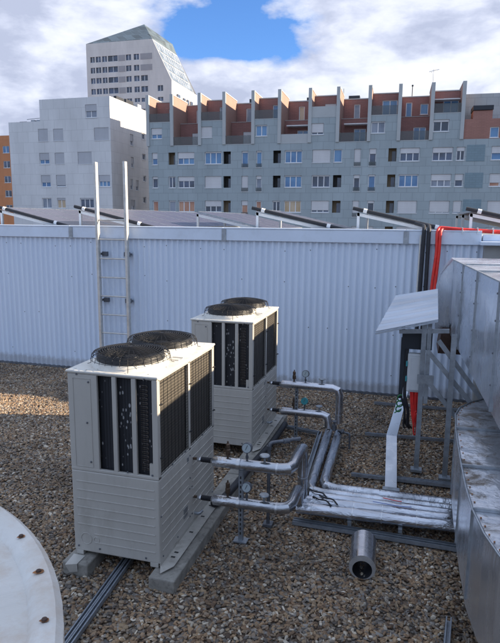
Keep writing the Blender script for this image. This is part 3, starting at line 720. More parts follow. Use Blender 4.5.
# ------------------------------------------------------------------ tall frame with canopy, box and cables
fr = thing('equipment_frame', (.2,7.4,0), 'tall galvanised frame with sloping metal canopy beside the ducts', 'metal frame')
for (x_, y_, h_) in ((.155,7.50,2.02),(.50,7.34,1.9)):
    m = MB(); channel(m, (x_,y_,.02), (x_,y_,h_), .06, .05, (0,1,0)); 
    if x_ < .3: channel(m, (x_+.062,y_,.95), (x_+.062,y_,h_), .05, .05, (0,1,0))
    m.build('post', M['galv'], fr); MB().box(x_-.07,x_+.07,y_-.06,y_+.06,.03,.06).build('foot_plate', M['galv'], fr)
for a, b in (((.20,7.40,1.66),(.78,7.40,1.00)),((.33,7.46,1.78),(.95,7.46,.98)),((.19,7.43,1.30),(.60,7.43,.82))):
    MB().bar(a, b, .02, .055, (0,0,1)).build('brace', M['galv'], fr)
MB().bar((.10,7.42,1.28),(.30,7.42,1.28),.012,.12).build('joint_plate', M['galv'], fr)
MB().bar((-.15,7.5,1.86),(.45,7.5,1.90),.04,.05).build('top_rail', M['galv'], fr)
MB().bar((-.10,7.5,1.90),(-.10,8.1,2.05),.04,.04).build('rafter', M['galv'], fr); MB().bar((.22,7.4,1.98),(.22,8.15,2.2),.04,.04).build('rafter', M['galv'], fr)
# canopy sheet with pressed lines
q0, q1, q2, q3 = Vector((-.43,7.25,1.88)), Vector((.30,7.25,2.07)), Vector((.31,8.2,2.335)), Vector((-.24,8.2,2.22))
m = MB(); nu, nv = 2, 24
V = []
for j in range(nv+1):
    for i in range(nu+1):
        a = i/nu; b = j/nv; pt = (q0*(1-a)+q1*a)*(1-b)+(q3*(1-a)+q2*a)*b; V.append(pt+Vector((0,0,.010 if j % 4 == 0 else 0)))
m.add(V, [(j*(nu+1)+i, j*(nu+1)+i+1, (j+1)*(nu+1)+i+1, (j+1)*(nu+1)+i) for j in range(nv) for i in range(nu)])
cn = m.build('canopy', M['canopy'], fr, normals=False); sm_ = cn.modifiers.new('thick', 'SOLIDIFY'); sm_.thickness = .012
MB().bar(q0+Vector((0,0,-.022)), q1+Vector((0,0,-.014)), .006, .022).build('canopy_lip', M['canopy'], fr)
# rack behind with dark parts
MB().box(-.11,.26,7.60,7.78,1.62,1.84).build('junction_tray', M['vent'], fr); MB().box(-.12,-.07,7.62,7.70,.95,1.75).build('side_post', M['vent'], fr)
eb = thing('electrical_box', (.1,7.58,1.3), 'pale grey electrical box with green clips under the canopy', 'electrical box')
MB().box(-.025,.19,7.56,7.66,1.06,1.57).build('enclosure', M['box_plastic'], eb, bevel=.02)
MB().box(.0,.17,7.545,7.562,1.09,1.53).build('cover', M['box_plastic'], eb, bevel=.012)
for z in (1.20,1.40): MB().box(-.045,-.024,7.56,7.62,z,z+.06).build('clip', M['teal_plastic'], eb, bevel=.004)
rc = thing('red_cable_loops', (.1,7.55,.8), 'bundle of red cables looped below the grey box', 'cable')
random.seed(11)
for k in range(7):
    a = .03+.018*k+random.uniform(-.008,.008); zz_ = .50+random.uniform(-.03,.16)+.03*abs(k-3)
    MB().tube(fillet([(a,7.58,1.06),(a+.01+random.uniform(-.02,.02),7.56,.8),(.085+.5*(a-.08),7.55,zz_+.1),(.10+.3*(a-.08),7.56,zz_),(.125+.3*(a-.08),7.57,zz_+.02),(a+.03,7.6,.8),(a+.02,7.62,1.05)], .08), .0095, 8).build('cable', M['red_cable'], rc, smooth=True)
gc = thing('green_tube_coil', (-.08,7.6,.9), 'green flexible tube beside the red cables', 'tube')
for k in range(3):
    c_ = Vector((-.085-.012*k, 7.57, .955-.075*k)); R__ = .042-.004*k
    MB().tube([c_+Vector((R__*cos(q), .012*q, R__*1.2*sin(q))) for q in [1.2+.45*j for j in range(12)]]+[c_+Vector((-.05,.05,-.06))], .0085, 8).build('loop', M['green_cable'], gc, smooth=True)
bh = thing('black_cable_bunch', (-.02,7.6,1), 'black cables hanging down beside the grey box', 'cable')
for k in range(4):
    e_ = random.uniform(-.03,.03)
    MB().tube(fillet([(-.09+.02*k,7.64,1.7),(-.07+.012*k,7.63,1.2),(-.06+.014*k+e_,7.60,.98),(-.05+.018*k-e_,7.62,.80),(-.04+.02*k,7.68,.60+e_),(-.02+.03*k,7.85,.50+e_)], .15), .013, 8).build('cable', M['black_foam'], bh, smooth=True)
# bent tray cover
m = MB(); path = [(-.135,6.72,.06),(-.185,7.86,.34),(-.045,8.62,.84)]; wd = [.068,.068,.055]
for k in range(2):
    a = Vector(path[k]); b = Vector(path[k+1]); d = b-a; s = Vector((1,0,0))
    m.add([a-s*wd[k],a+s*wd[k],b+s*wd[k+1],b-s*wd[k+1]], [(0,1,2,3)])
    for sg in (-1,1): 
        A_ = a+s*wd[k]*sg; B_ = b+s*wd[k+1]*sg; m.add([A_,B_,B_+Vector((0,.01,-.05)),A_+Vector((0,.01,-.05))], [(0,1,2,3)])
tc_ = m.build('cable_tray_cover', M['tray'], normals=False); tag(tc_, 'bright bent metal cable tray rising off the gravel', 'cable tray')
so_ = tc_.modifiers.new('thick', 'SOLIDIFY'); so_.thickness = .003
tag(MB().box(-.23,-.03,6.64,6.72,.0,.12).build('tray_bracket', M['galv'], bevel=.004), 'galvanised foot bracket at the bottom of the bent cable tray', 'bracket')

# ------------------------------------------------------------------ ducts
def grid_face(m, P00, P10, P11, P01, nu, nv, amp=0, seed=0, nrm=None):
    rnd = random.Random(seed); P00, P10, P11, P01 = map(Vector, (P00,P10,P11,P01))
    nn = (P10-P00).cross(P01-P00).normalized() if nrm is None else Vector(nrm)
    V = []
    for j in range(nv+1):
        for i in range(nu+1):
            a = i/nu; b = j/nv; q = (P00*(1-a)+P10*a)*(1-b)+(P01*(1-a)+P11*a)*b
            if amp and 0 < i < nu and 0 < j < nv: q = q+nn*rnd.uniform(-amp, amp)
            V.append(q)
    m.add(V, [(j*(nu+1)+i, j*(nu+1)+i+1, (j+1)*(nu+1)+i+1, (j+1)*(nu+1)+i) for j in range(nv) for i in range(nu)])
ud = thing('upper_duct', (1,6.5,1.6), 'tall dented galvanised duct at the right edge, higher of the two', 'duct')
def ux(y): return .52+(8.78-y)*.0712            # left face line
ys = [8.78,7.82,6.78,5.62,4.3,2.6]
for k in range(5):
    a, b = ys[k], ys[k+1]; zt = 2.70; za, zb_ = 1.66-(8.78-a)*.052, 1.66-(8.78-b)*.052
    m = MB(); grid_face(m, (ux(a),a,za),(ux(b),b,zb_),(ux(b),b,zt),(ux(a),a,zt), 8, 10, .012, k+1)
    grid_face(m, (ux(a),a,zt),(ux(b),b,zt),(3.0,b,zt+.02),(3.0,a,zt+.02), 6, 8, .006, k+20)
    grid_face(m, (ux(a),a,za),(ux(b),b,zb_),(3.0,b,zb_),(3.0,a,za), 2, 3)
    m.build('duct_panel', M['duct'], ud, smooth=60)
    s = MB(); s.bar((ux(b)-.006,b,zb_),(ux(b)-.006,b,zt+.005),.02,.022,(0,1,0)); s.bar((ux(b),b,zt+.008),(3.0,b,zt+.02),.02,.016); build_each(s, 'seam', M['galv'], ud)
s = MB(); s.bar((ux(8.78)-.003,8.78,2.703),(ux(2.6)-.003,2.6,2.703),.014,.014); s.build('corner_edge', M['galv'], ud)
m = MB(); m.tube([(ux(y)-.013,y,z) for y, z in ((7.82,2.0),(7.82,2.001))], .01, 6)
bo = MB()
for y in ys[1:5]:
    for z in (1.75,2.05,2.35,2.6): bo.lathe((ux(y)-.018,y+.002,z), [(.011,0),(.008,-.008),(0,-.009)], 8, 'x')
build_each(bo, 'bolt', M['iron'], ud)
# far end elbow, folded
prof = [(.52,2.70),(.44,2.60),(.365,2.47),(.325,2.28),(.315,1.95),(.325,1.66),(.52,1.60)]
m = MB(); n = len(prof)
V = [(x,8.70+(.08 if i in (0,) else 0)-.02*(i % 2),z) for i,(x,z) in enumerate(prof)]+[(x,9.35,z) for x,z in prof]
m.add(V, [(i,i+1,n+i+1,n+i) for i in range(n-1)]+[tuple(range(n))]); 
m.box(.52,3.0,8.79,9.35,1.62,2.70); m.build('end_elbow', M['duct'], ud, smooth=25)
m = MB(); m.add([(.38,8.62,1.37),(.72,8.62,1.37),(.72,8.62,1.75),(.42,8.62,1.75),(.38,9.3,1.37),(.72,9.3,1.37),(.72,9.3,1.75),(.42,9.3,1.75)], [(0,1,2,3),(4,7,6,5),(0,4,5,1),(0,3,7,4),(1,5,6,2)]); m.build('end_flange', M['brown'], ud)
# lower duct with curve towards the viewer
lo = thing('lower_duct', (.9,5.3,.4), 'stained curved galvanised duct at lower right, with seams', 'duct')
ZL = 1.2
left = [(1.02,7.12),(.86,7.04),(.70,6.86),(.56,6.60),(.50,6.34),(.478,5.9),(.47,5.40),(.468,4.95),(.472,4.55),(.49,4.17),(.535,3.84),(.60,3.58),(.74,3.30),(.95,3.08),(1.25,2.95)]
mat2 = [M['duct'], M['duct_low']]
secs = [(0,5),(5,7),(7,9),(9,14)]
for (i0, i1) in secs:
    m = MB(); m.cur = 0
    for i in range(i0, i1):
        a = left[i]; b = left[i+1]
        zba = .50 if a[1] > 4.3 else .44; zbb = .50 if b[1] > 4.3 else .44
        # bulged side: bottom tucks in a little
        grid_face(m, (a[0]+.0,a[1],zba),(b[0]+.0,b[1],zbb),(b[0],b[1],ZL),(a[0],a[1],ZL), 2, 6, .007, i)
    m.cur = 1; P_ = left[i0:i1+1]
    for i in range(i0, i1):
        a = left[i]; b = left[i+1]; grid_face(m, (a[0],a[1],ZL),(b[0],b[1],ZL),(2.3,b[1],ZL+.03),(2.3,a[1],ZL+.03), 4, 12, .005, 50+i)
    m.build('duct_section', mat2, lo, smooth=50)
lip = MB(); lip.tube([(x,y,ZL+.006) for x,y in left], .009, 6); lip.build('edge_lip', M['galv'], lo, smooth=True)
sm2 = MB()
for i in (5,7,9):
    a = left[i]; sm2.bar((a[0]-.004,a[1],.5),(a[0]-.004,a[1],ZL),.014,.012,(0,1,0)); sm2.bar((a[0],a[1],ZL+.012),(2.3,a[1]+.02,ZL+.042),.02,.022)
build_each(sm2, 'seam', M['galv'], lo)
rvt = MB()
pts_ = [Vector((*q, 0)) for q in left]; dense = []
for i in range(2,13):
    for q_ in (0,.33,.67): dense.append(pts_[i].lerp(pts_[i+1], q_))
for a in dense:
    rvt.lathe((a[0]+.03,a[1],ZL+.004), [(.007,0),(.006,.005),(0,.006)], 8)
build_each(rvt, 'rivet', M['rust'], lo)
MB().prism([(x+.004,y) for x,y in left]+[(2.3,2.95),(2.3,7.12)], .46, .48).build('underside', M['duct'], lo)
for y in (4.0,6.2): MB().box(.62,.68,y-.03,y+.03,.0,.45).build('leg', M['galv'], lo)

# ------------------------------------------------------------------ white drum lid lower left
dr = thing('exhaust_drum', (-1.38,.30,0), 'round white metal drum lid with rusty rivets at lower left', 'drum')
cx, cy, R_, ZD = -1.38,.30,.958,2.5
m = MB(); m.lathe((cx,cy,ZD), [(0,-.012),(.25,-.010),(.5,-.016),(.7,-.010),(.84,-.012),(.895,-.016),(.905,-.002),(.925,.004),(.945,.004),(R_,-.008),(R_,-.06),(.93,-.075)], 96); m.build('lid', M['drum'], dr, smooth=40)
MB().lathe((cx,cy,0), [(.92,0),(.92,ZD-.06)], 64).build('drum_body', M['galv'], dr, smooth=True)
rv_ = MB(); stn = MB()
for k in range(36):
    a = radians(4+10*k); x_, y_ = cx+.925*cos(a), cy+.925*sin(a)
    rv_.lathe((x_,y_,ZD+.001), [(.0062,.003),(.005,.008),(0,.009)], 10)
    ks = random.uniform(.45,.95)
    stn.add([(x_+ks*q*cos(a)+ks*t_*-sin(a), y_+ks*q*sin(a)+ks*t_*cos(a), ZD+.006) for q, t_ in ((-.015,-.001),(-.009,-.006),(-.001,-.010),(.007,-.010),(.012,-.005),(.011,.004),(.005,.009),(-.003,.008),(-.011,.004))], [tuple(range(9))])
build_each(rv_, 'rivet', M['brown'], dr); build_each(stn, 'rust_stain', M['rust'], dr)

# ------------------------------------------------------------------ pipes and conduits over the wall
bp_ = thing('black_riser_pipes', (.16,10.85,0), 'pair of black insulated pipes coming down over the white wall', 'pipe')
for k, (x_, s_) in enumerate(((.115,-.01),(.20,.0))):
    MB().tube(fillet([(x_-.15,11.25,3.20),(x_,11.05,3.16),(x_,10.83,3.10),(x_+s_,10.83,1.9),(x_+s_-.02,10.8,1.2)], .06), .034, 12).build('pipe', M['black_foam'], bp_, smooth=True)
MB().tube([(.062,10.84,3.0),(.05,10.84,1.9)], .012, 8).build('yellow_pipe', M['cabinet_top'], bp_, smooth=True)
rp = thing('red_conduit', (.3,10.85,0), 'red corrugated conduits draped over the wall top and down its face', 'conduit')
for k, (x_, d_, z_) in enumerate(((.305,.0,3.14),(.36,.03,3.12))):
    MB().tube(fillet([(x_-.02,10.82,1.6),(x_+.0,10.82,2.2),(x_+.04-.01*k,10.82,2.7),(x_+.03,10.82,3.06),(x_+.06,10.90,z_),(x_+.4,10.92+d_,z_-.03),(x_+1.0,10.95+d_,z_-.06),(x_+2.2,10.97+d_,z_-.07)], .08), .026, 10).build('conduit', M['red_conduit'], rp, smooth=True)
ct = MB()
for x_ in (.75,1.0,1.25,1.5): ct.box(x_,x_+.012,10.86,11.02,3.03,3.14)
build_each(ct, 'tie', M['white_steel'], rp)

# ------------------------------------------------------------------ solar panels
def rack(x0, ya, n_, zt, label, zl=3.05, wx=1.78, pipe=True, base=2.72):
    t = thing('panel_rack', (x0,ya,base), label, 'panel rack', 'white racks of the solar panels')
    for k in range(0, n_+1, 2):
        y = ya+k*1.02
        m = MB(); m.box(x0-.025,x0+.025,y-.025,y+.025,base,zt-.05); m.build('post', M['white_steel'], t)
        m = MB(); m.bar((x0-.03,y,zt-.075),(x0+wx,y,zl-.06),.05,.06); m.build('beam', M['white_steel'], t)
    if pipe:
        MB().tube([(x0-.10,ya-.06,zt+.035),(x0+wx+.05,ya-.06,zl+.0)], .035, 10).build('insulated_pipe', M['black_foam'], t, smooth=True)
        for q in (.12,.80):
            c = Vector((x0-.10,ya-.06,zt+.035)).lerp(Vector((x0+wx+.05,ya-.06,zl)), q); d = Vector((wx+.15,0,zl-zt-.035)).normalized()
            MB().tube([c-d*.035,c+d*.035], .043, 10).build('clamp', M['white_steel'], t, smooth=True)
    return t
def panel_proto(wx, dz, label):
    t = thing('solar_panel', (0,0,0), label, 'solar panel', 'tilted solar panels on the roof behind the wall')
    L = sqrt(wx*wx+dz*dz)
    MB().box(.02,L-.02,.02,.98,.0,.012).build('cells', M['solar'], t)
    m = MB(); m.box(0,L,0,.02,-.03,.015); m.box(0,L,.98,1.0,-.03,.015); m.box(0,.02,0.021,.979,-.03,.015); m.box(L-.02,L,.021,.979,-.03,.015); m.build('frame', M['galv'], t)
    MB().box(.021,L-.021,.021,.979,-.012,-.004).build('backsheet', M['solar_back'], t)
    return t
rows = [(-9.15,11.5,3.46,3.05,8,'farthest left'),(-7.12,11.5,3.46,3.05,8,'behind the ladder'),(-5.1,13.4,3.42,3.02,4,'set back from the wall'),(-3.1,11.5,3.44,3.05,2,'left of the photo centre'),(-1.1,11.5,3.44,3.05,2,'just left of the black pipes'),(.93,11.5,3.44,3.05,4,'behind the red conduit')]
proto = None
for (x0, y0, zt, zl, n_, w_) in rows:
    rack(x0, y0, n_, zt, 'white steel solar rack, row %s' % w_, zl, pipe=(x0 not in (-5.1,)))
    for k in range(n_):
        if proto is None: o = proto = panel_proto(1.78, zt-zl, 'x'); 
        else: o = copy_tree(proto)
        o.location = (x0, y0+.0+1.02*k, zt); o.rotation_euler = (0, atan2(zt-zl, 1.78), 0)
        o['label'] = 'tilted solar panel, %s in the row %s' % (('nearest the wall','second from the wall','third from the wall','fourth from the wall','fifth from the wall','sixth from the wall','seventh from the wall','eighth from the wall')[k], w_)

# ------------------------------------------------------------------ buildings
def holed(m, mapf, u0, u1, z0, z1, holes, depth=.22):
    us = sorted(set([u0,u1]+[h[0] for h in holes]+[h[1] for h in holes])); zs = sorted(set([z0,z1]+[h[2] for h in holes]+[h[3] for h in holes]))
    us = [u for u in us if u0 <= u <= u1]; zs = [z for z in zs if z0 <= z <= z1]
    for i in range(len(us)-1):
        for j in range(len(zs)-1):
            cu, cz = (us[i]+us[i+1])/2, (zs[j]+zs[j+1])/2
            if any(h[0] < cu < h[1] and h[2] < cz < h[3] for h in holes): continue
            m.quad(mapf(us[i],0,zs[j]), mapf(us[i+1],0,zs[j]), mapf(us[i+1],0,zs[j+1]), mapf(us[i],0,zs[j+1]))
    for h in holes:
        a, b, c, d = h[:4]
        for p_, q_ in (((a,c),(b,c)),((b,c),(b,d)),((b,d),(a,d)),((a,d),(a,c))):
            m.quad(mapf(p_[0],0,p_[1]), mapf(q_[0],0,q_[1]), mapf(q_[0],depth,q_[1]), mapf(p_[0],depth,p_[1]))
def mbox(m, mapf, u0, u1, d0, d1, z0, z1):
    P = [mapf(u,d,z) for z in (z0,z1) for u,d in ((u0,d0),(u1,d0),(u1,d1),(u0,d1))]
    m.add(P, [(0,3,2,1),(4,5,6,7),(0,1,5,4),(1,2,6,5),(2,3,7,6),(3,0,4,7)])
def window(bld, mapf, a, b, c, d, n_=2, pk='d', shut=0., dep=.14, sm='shut', curtain=None):
    m = MB(); t_ = .085
    mbox(m, mapf, a, b, dep, dep+.06, c, c+t_); mbox(m, mapf, a, b, dep, dep+.06, d-t_, d)
    mbox(m, mapf, a, a+t_, dep, dep+.06, c+t_, d-t_); mbox(m, mapf, b-t_, b, dep, dep+.06, c+t_, d-t_)
    for k in range(1, n_): u = a+(b-a)*k/n_; mbox(m, mapf, u-.05, u+.05, dep, dep+.06, c+t_, d-t_)
    mbox(m, mapf, a-.05, b+.05, -.05, .05, c-.05, c)
    w_ = m.build('window', M['frame'], bld)
    m = MB(); m.quad(mapf(a+.05,dep+.05,c+.05), mapf(b-.05,dep+.05,c+.05), mapf(b-.05,dep+.05,d-.05), mapf(a+.05,dep+.05,d-.05)); m.build('pane', PM[pk], w_)
    if shut > 0:
        m = MB(); mbox(m, mapf, a+.03, b-.03, dep-.05, dep-.01, d-(d-c)*shut, d-.01); m.build('shutter', M[sm], w_)
    return w_

# --- terraced apartment block
TH = atan2(.033, 1)
apt = bpy.data.objects.new('apartment_block', None); col.objects.link(apt); apt.location = (-12,68,-18); apt.rotation_euler = (0,0,TH); OFF['apartment_block'] = (0,0,0)
tag(apt, 'long grey-green apartment block with brick terraces and tall roof fins', 'apartment block')
cT, sT = cos(TH), sin(TH)
def fx(X): k = X/68; return (68*k+12)/(cT-k*sT)
def am(u, d, z): return (u, d, z+18)
fins = [fx(x) for x in (-32.33,-29.19,-25.61,-22.55,-19.02,-15.89,-12.36,-9.21,-5.76,-2.56,.81,3.94)]
U1 = 29.0
cols_ = [(-31.85,-31.11),(-29.67,-28.78),(-28.45,-26.3),(-24.97,-22.84),(-22.62,-21.69),(-20.35,-19.55),(-18.57,-17.9),(-16.54,-15.62),(-15.16,-13.13),(-11.95,-9.88),(-9.53,-8.58),(-7.23,-6.51),(-5.59,-4.82),(-3.52,-2.66),(-2.29,-.21),(1.11,3.21),(3.56,4.42),(4.59,6.41),(7.04,9.1),(9.6,10.5),(11.4,13.6)]
kinds = [ # per row: kind, panes, glass, shutter
 ['W1b5','O','W3b5','W3b1','O','D1b1','D1b1','O','W3b1','W3dP','W1b0','D1gP','D1d3','O','W3d4','W3d4','W2d3','X','W2d5','W1b3','W3d5'],
 ['W1d2','W2d0','W3d4','W3dP','O','D1gP','D1d2','O','W3d1','W3d1','O','D1d2','D1d1','O','W3b1','W3d5','W1d5','X','W2o7','W1d3','W3d5'],
 ['W1o1','W1g1','W3o1','W3d5','O','D1o3','W1o1','W2d1','W3t0','W3d8','O','D1gP','W1d2','O','W3dP','W3d9','W1d9','X','W3dP','W1d3','W3d5']]
rowz = [(9.8,11.22),(7.05,8.4),(4.2,5.55),(1.35,2.7),(-1.5,-.15)]
holes = []; wins = []
for ri, (c, d) in enumerate(rowz):
    ks = kinds[min(ri,2)] if ri < 3 else kinds[(ri+1) % 2]
    for (a, b), k in zip(cols_, ks):
        a, b = fx(a), fx(b)
        if k == 'X': continue
        cc_ = c-.45 if k[0] == 'D' else c
        holes.append((a,b,cc_,d)); wins.append((k,a,b,cc_,d))
zs_, zd_ = 14.75, 12.0
row0 = [(0,.43,1.82,'W2b6'),(2,.1,1.55,'W2dP'),(4,.35,1.7,'W2b1'),(6,.2,1.6,'W2d8'),(8,.0,1.65,'W2g1'),(10,-.05,1.75,'W2d2')]
h0 = []
for (bi, o0, o1, k) in row0:
    a = fins[bi]+ (o0 if bi else o0); b = fins[bi]+o1
    if bi in (8,10): a += .25; b += .1
    h0.append((a,b,12.85,14.1)); wins.append((k,a,b,12.85,14.1))
m = MB(); holed(m, am, fins[0], U1, -18, zd_, holes)
for i in range(0, 11, 2):
    holed(m, am, fins[i]+.02, fins[i+1], zd_, zs_, [h for h in h0 if fins[i] < h[0] < fins[i+1]])
m.build('facade', M['fac'], apt, world=False)
m = MB(); mbox(m, am, fins[0], U1, .9, 14, -18, 11.9); mbox(m, am, fins[0]+.01, U1, .23, .9, 11.7, 11.9)
for i in range(0, 11, 2): mbox(m, am, fins[i]+.03, fins[i+1]-.03, .35, 3.4, 11.93, 14.7)
mbox(m, am, fins[0]+.02, fins[-1], 5.2, 14, 11.95, 17.3)
for i in range(1, 11, 2): mbox(m, am, fins[i]+.03, fins[i+1]-.03, 2.75, 5.15, 11.95, 14.85)
for i in range(0, 11, 2): mbox(m, am, fins[i]+.03, fins[i+1]-.03, 2.75, 5.15, 14.72, 17.35)
m.build('roof_mass', M['roof'], apt, world=False)
for k, a, b, c, d in wins:
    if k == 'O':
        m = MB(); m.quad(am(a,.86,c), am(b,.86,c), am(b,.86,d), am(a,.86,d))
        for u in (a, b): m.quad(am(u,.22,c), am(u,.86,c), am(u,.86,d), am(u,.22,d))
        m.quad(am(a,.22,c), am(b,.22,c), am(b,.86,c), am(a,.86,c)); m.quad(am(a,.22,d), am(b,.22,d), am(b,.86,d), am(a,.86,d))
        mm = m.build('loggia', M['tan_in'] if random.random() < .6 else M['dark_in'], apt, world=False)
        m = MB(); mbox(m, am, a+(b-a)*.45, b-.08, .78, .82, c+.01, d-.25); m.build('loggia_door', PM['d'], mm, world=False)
        continue
    if k[2] == 'd' and random.random() < .35: k = k[:2]+random.choice('bg')+k[3:]
    n_ = int(k[1]); s_ = .995 if k[3] == 'P' else int(k[3])/10
    ww = window(apt, am, a, b, c, d, n_, k[2], s_)
    if k[0] == 'D':
        m = MB(); mbox(m, am, a, b, -.06, -.02, c, c+.45); m.build('balcony_rail', M['rail'], ww, world=False)
m = MB(); mbox(m, am, fx(4.59), fx(6.41), -.03, .02, 9.7, 11.4); mbox(m, am, fx(4.59), fx(6.41), -.03, .02, 6.9, 8.5); mbox(m, am, fx(4.59), fx(6.41), -.03, .02, 4.1, 5.7)
build_each(m, 'louvre_panel', M['facd'], apt, world=False)
ZF = 17.85
for i, u in enumerate(fins):
    zb_ = zd_
    m = MB(); mbox(m, am, u-.13, u+.17, .12, 5.2, zb_, ZF-.05); fo = m.build('fin_wall', M['fin'], apt, world=False)
    m = MB(); mbox(m, am, u-.17, u+.21, -.12, .118, zb_, ZF+.05); mbox(m, am, u-.17, u+.21, .118, 5.2, ZF-.05, ZF+.05); m.build('fin_cap', M['cap'], fo, world=False)
for i in range(11):
    a, b = fins[i]+.18, fins[i+1]-.14
    deep = i % 2 == 1
    if not deep:
        dh = [(b-1.15,b-.15,zs_+.02,zs_+1.95)] if i != 6 else [(a+1.2,b-.35,zs_+.6,zs_+1.85)]
        if i in (8,10): dh = [(a+1.1,b-.12,zs_+.02,zs_+2.0)]
        m = MB(); holed(m, lambda u,d,z: am(u,2.5+d,z), a, b, zs_, 17.45, dh, .15); m.build('terrace_wall', M['brickred'], apt, world=False)
        m = MB(); mbox(m, am, a, b, -.02, 2.5, zs_-.04, zs_+.03); mbox(m, am, a, b, 2.45, 2.75, 17.452, 17.56); build_each(m, 'terrace_slab', M['cap'], apt, world=False)
        for h in dh: window(apt, lambda u,d,z: am(u,2.5+d,z), *h[:4], 2 if h[1]-h[0] > 1.3 else 1, 'b' if i in (4,8,10) else 'g', .95 if i in (6,) else 0., .09)
        m = MB(); mbox(m, am, a, b, .02, .05, zs_+.03, zs_+ (1.0 if i != 6 else 1.15)); m.build('terrace_rail', M['rail'] if i != 6 else M['cap'], apt, world=False)
        if i == 10: 
            m = MB(); mbox(m, am, a+.1, b-.1, 1.2, 2.45, 16.35, 16.45); m.build('awning', M['frame'], apt, world=False)
    else:
        cx_ = (a+b)/2
        lh = [(cx_-.1,cx_+1.25,zd_+.1,zd_+1.75)]
        m = MB(); holed(m, lambda u,d,z: am(u,2.6+d,z), a, b, zd_, 14.9, lh, .15); m.build('terrace_wall', M['brickred'], apt, world=False)
        window(apt, lambda u,d,z: am(u,2.6+d,z), *lh[0], 2, 'b' if i in (5,7,9) else 'g', 0 if i in (5,7,9) else .9, .09)
        uh = [(cx_-.35,cx_+.35,15.0,16.9)] if i != 9 else [(a+.5,a+1.2,15.0,16.9),(b-.95,b-.05,15.5,16.7)]
        m = MB(); holed(m, lambda u,d,z: am(u,5.0+d,z), a, b, 14.9, 17.45, uh, .12); m.build('terrace_wall', M['brickred'], apt, world=False)
        for h in uh: window(apt, lambda u,d,z: am(u,5.0+d,z), *h, 1, {5:'t',9:'b'}.get(i,'g'), .0, .08)
        m = MB(); mbox(m, am, a, b, -.02, 2.6, zd_-.04, zd_+.03); mbox(m, am, a, b, 2.55, 5.0, 14.88, 14.93); mbox(m, am, a, b, 4.95, 5.2, 17.452, 17.56); build_each(m, 'terrace_slab', M['cap'], apt, world=False)
        m = MB(); mbox(m, am, a, b, .02, .05, zd_+.03, zd_+1.0); m.build('terrace_rail', M['rail'] if i != 5 else M['cap'], apt, world=False)
        if i in (5,7): 
            m = MB(); mbox(m, am, a+.4, b-.1, 1.5, 2.55, 14.1, 14.22); m.build('awning', M['frame'], apt, world=False)
# end section on the right
a = fins[-1]+.22
m = MB(); mbox(m, am, a, U1, 3.2, 14, 12.0, 17.2); m.build('setback_block', M['fac'], apt, world=False)
m = MB(); holed(m, lambda u,d,z: am(u,.05+d,z), a, U1, 11.9, 14.05, [(fx(6.75),fx(7.65),12.1,13.2)], .15); m.quad(am(a,.05,14.05),am(U1,.05,14.05),am(U1,3.2,14.05),am(a,3.2,14.05)); m.build('brick_terrace', M['brickorange'], apt, world=False)
window(apt, lambda u,d,z: am(u,.05+d,z), fx(6.75),fx(7.65),12.1,13.2, 1, 'b', 0, .09)
m = MB(); mbox(m, am, fx(5.0), fx(6.9), .12, 2.2, 14.052, 14.9); ch = m.build('chimney_stack', M['brickorange'], apt, world=False)
m = MB(); mbox(m, am, fx(4.95), fx(6.95), .0, 2.3, 14.95, 15.4); m.build('chimney_cap', M['vent'], ch, world=False)
vb = [(-24.6,1.3),(-17.9,.9),(-20.6,.5),(-13.2,.8),(-11.1,.6),(-7.9,1.3),(-4.3,.7),(4.2,.9)]
for X_, w_ in vb:
    u = fx(X_); m = MB(); mbox(m, am, u-w_/2, u+w_/2, 5.5, 6.6, 17.3, 18.0 if w_ > .6 else 18.1); m.build('roof_vent', M['vent'], apt, world=False)
m = MB(); u = fx(1.0)
m.tube([am(u,5.8,17.3), am(u,5.8,20.6)], .045, 6); m.tube([am(u-.5,5.8,20.35), am(u+.6,5.8,20.55)], .04, 5); m.tube([am(u+.1,5.4,20.5), am(u+.3,6.2,20.5)], .03, 5); m.tube([am(u-.3,5.4,20.3), am(u-.2,6.2,20.3)], .03, 5)
m.build('antenna', M['frame'], apt, world=False)
m = MB(); u = fx(-1.25); m.tube([am(u,5.8,17.3), am(u,5.8,18.9)], .05, 6); m.tube([am(u-.1,5.8,18.9), am(u+.1,5.8,18.9)], .1, 6); m.build('mast', M['vent'], apt, world=False)
m = MB(); u = fx(-9.2); m.tube([am(u,5.8,17.3), am(u,5.8,18.9)], .03, 6); m.build('mast', M['vent'], apt, world=False)

# --- white building at left
KW = 1.07
def zk(z): return (z-3.22)*KW+3.22 if z > -17 else z
wb = thing('white_building', (-45,75,-18), 'pale stone-clad building with stepped roof at left of the terraced block', 'building')
XC = -35.21
wm = lambda u,d,z: (u*KW,64*KW+d,zk(z)); sm1 = lambda u,d,z: (XC*KW-d,u*KW,zk(z))
def kb(m, x0, x1, y0, y1, z0, z1): return m.box(x0*KW,x1*KW,y0*KW,y1*KW,zk(z0),zk(z1))
def kq(m, *P_): return m.quad(*[(x*KW,y*KW,zk(z)) for x,y,z in P_])
front = [(-38.44,-36.92,15.0,16.5,2,'g',.5),(-45,-43.65,12.5,13.95,1,'g',1),(-42.9,-41.54,12.5,13.9,1,'g',1),(-37.36,-35.45,12.42,13.85,1,'g',1),
 (-45,-43.6,9.8,11.12,2,'b',.62),(-42.84,-41.53,9.8,11.1,1,'g',1),(-39.69,-37.8,9.75,11.14,1,'g',1),(-44.9,-43.57,7.07,8.5,2,'b',.62),(-42.8,-41.47,7.07,8.5,1,'g',.85),(-36.95,-35.45,7.05,8.42,3,'b',.55),
 (-44.92,-43.57,4.5,5.75,2,'g',0),(-42.8,-41.6,4.5,5.75,2,'t',.2),(-39.6,-37.7,4.55,5.74,3,'d',.15)]
for z0 in (1.7,-1.1): 
    for a, b in ((-44.9,-43.57),(-42.8,-41.5),(-39.6,-37.8)): front.append((a,b,z0,z0+1.35,1,'g',.9))
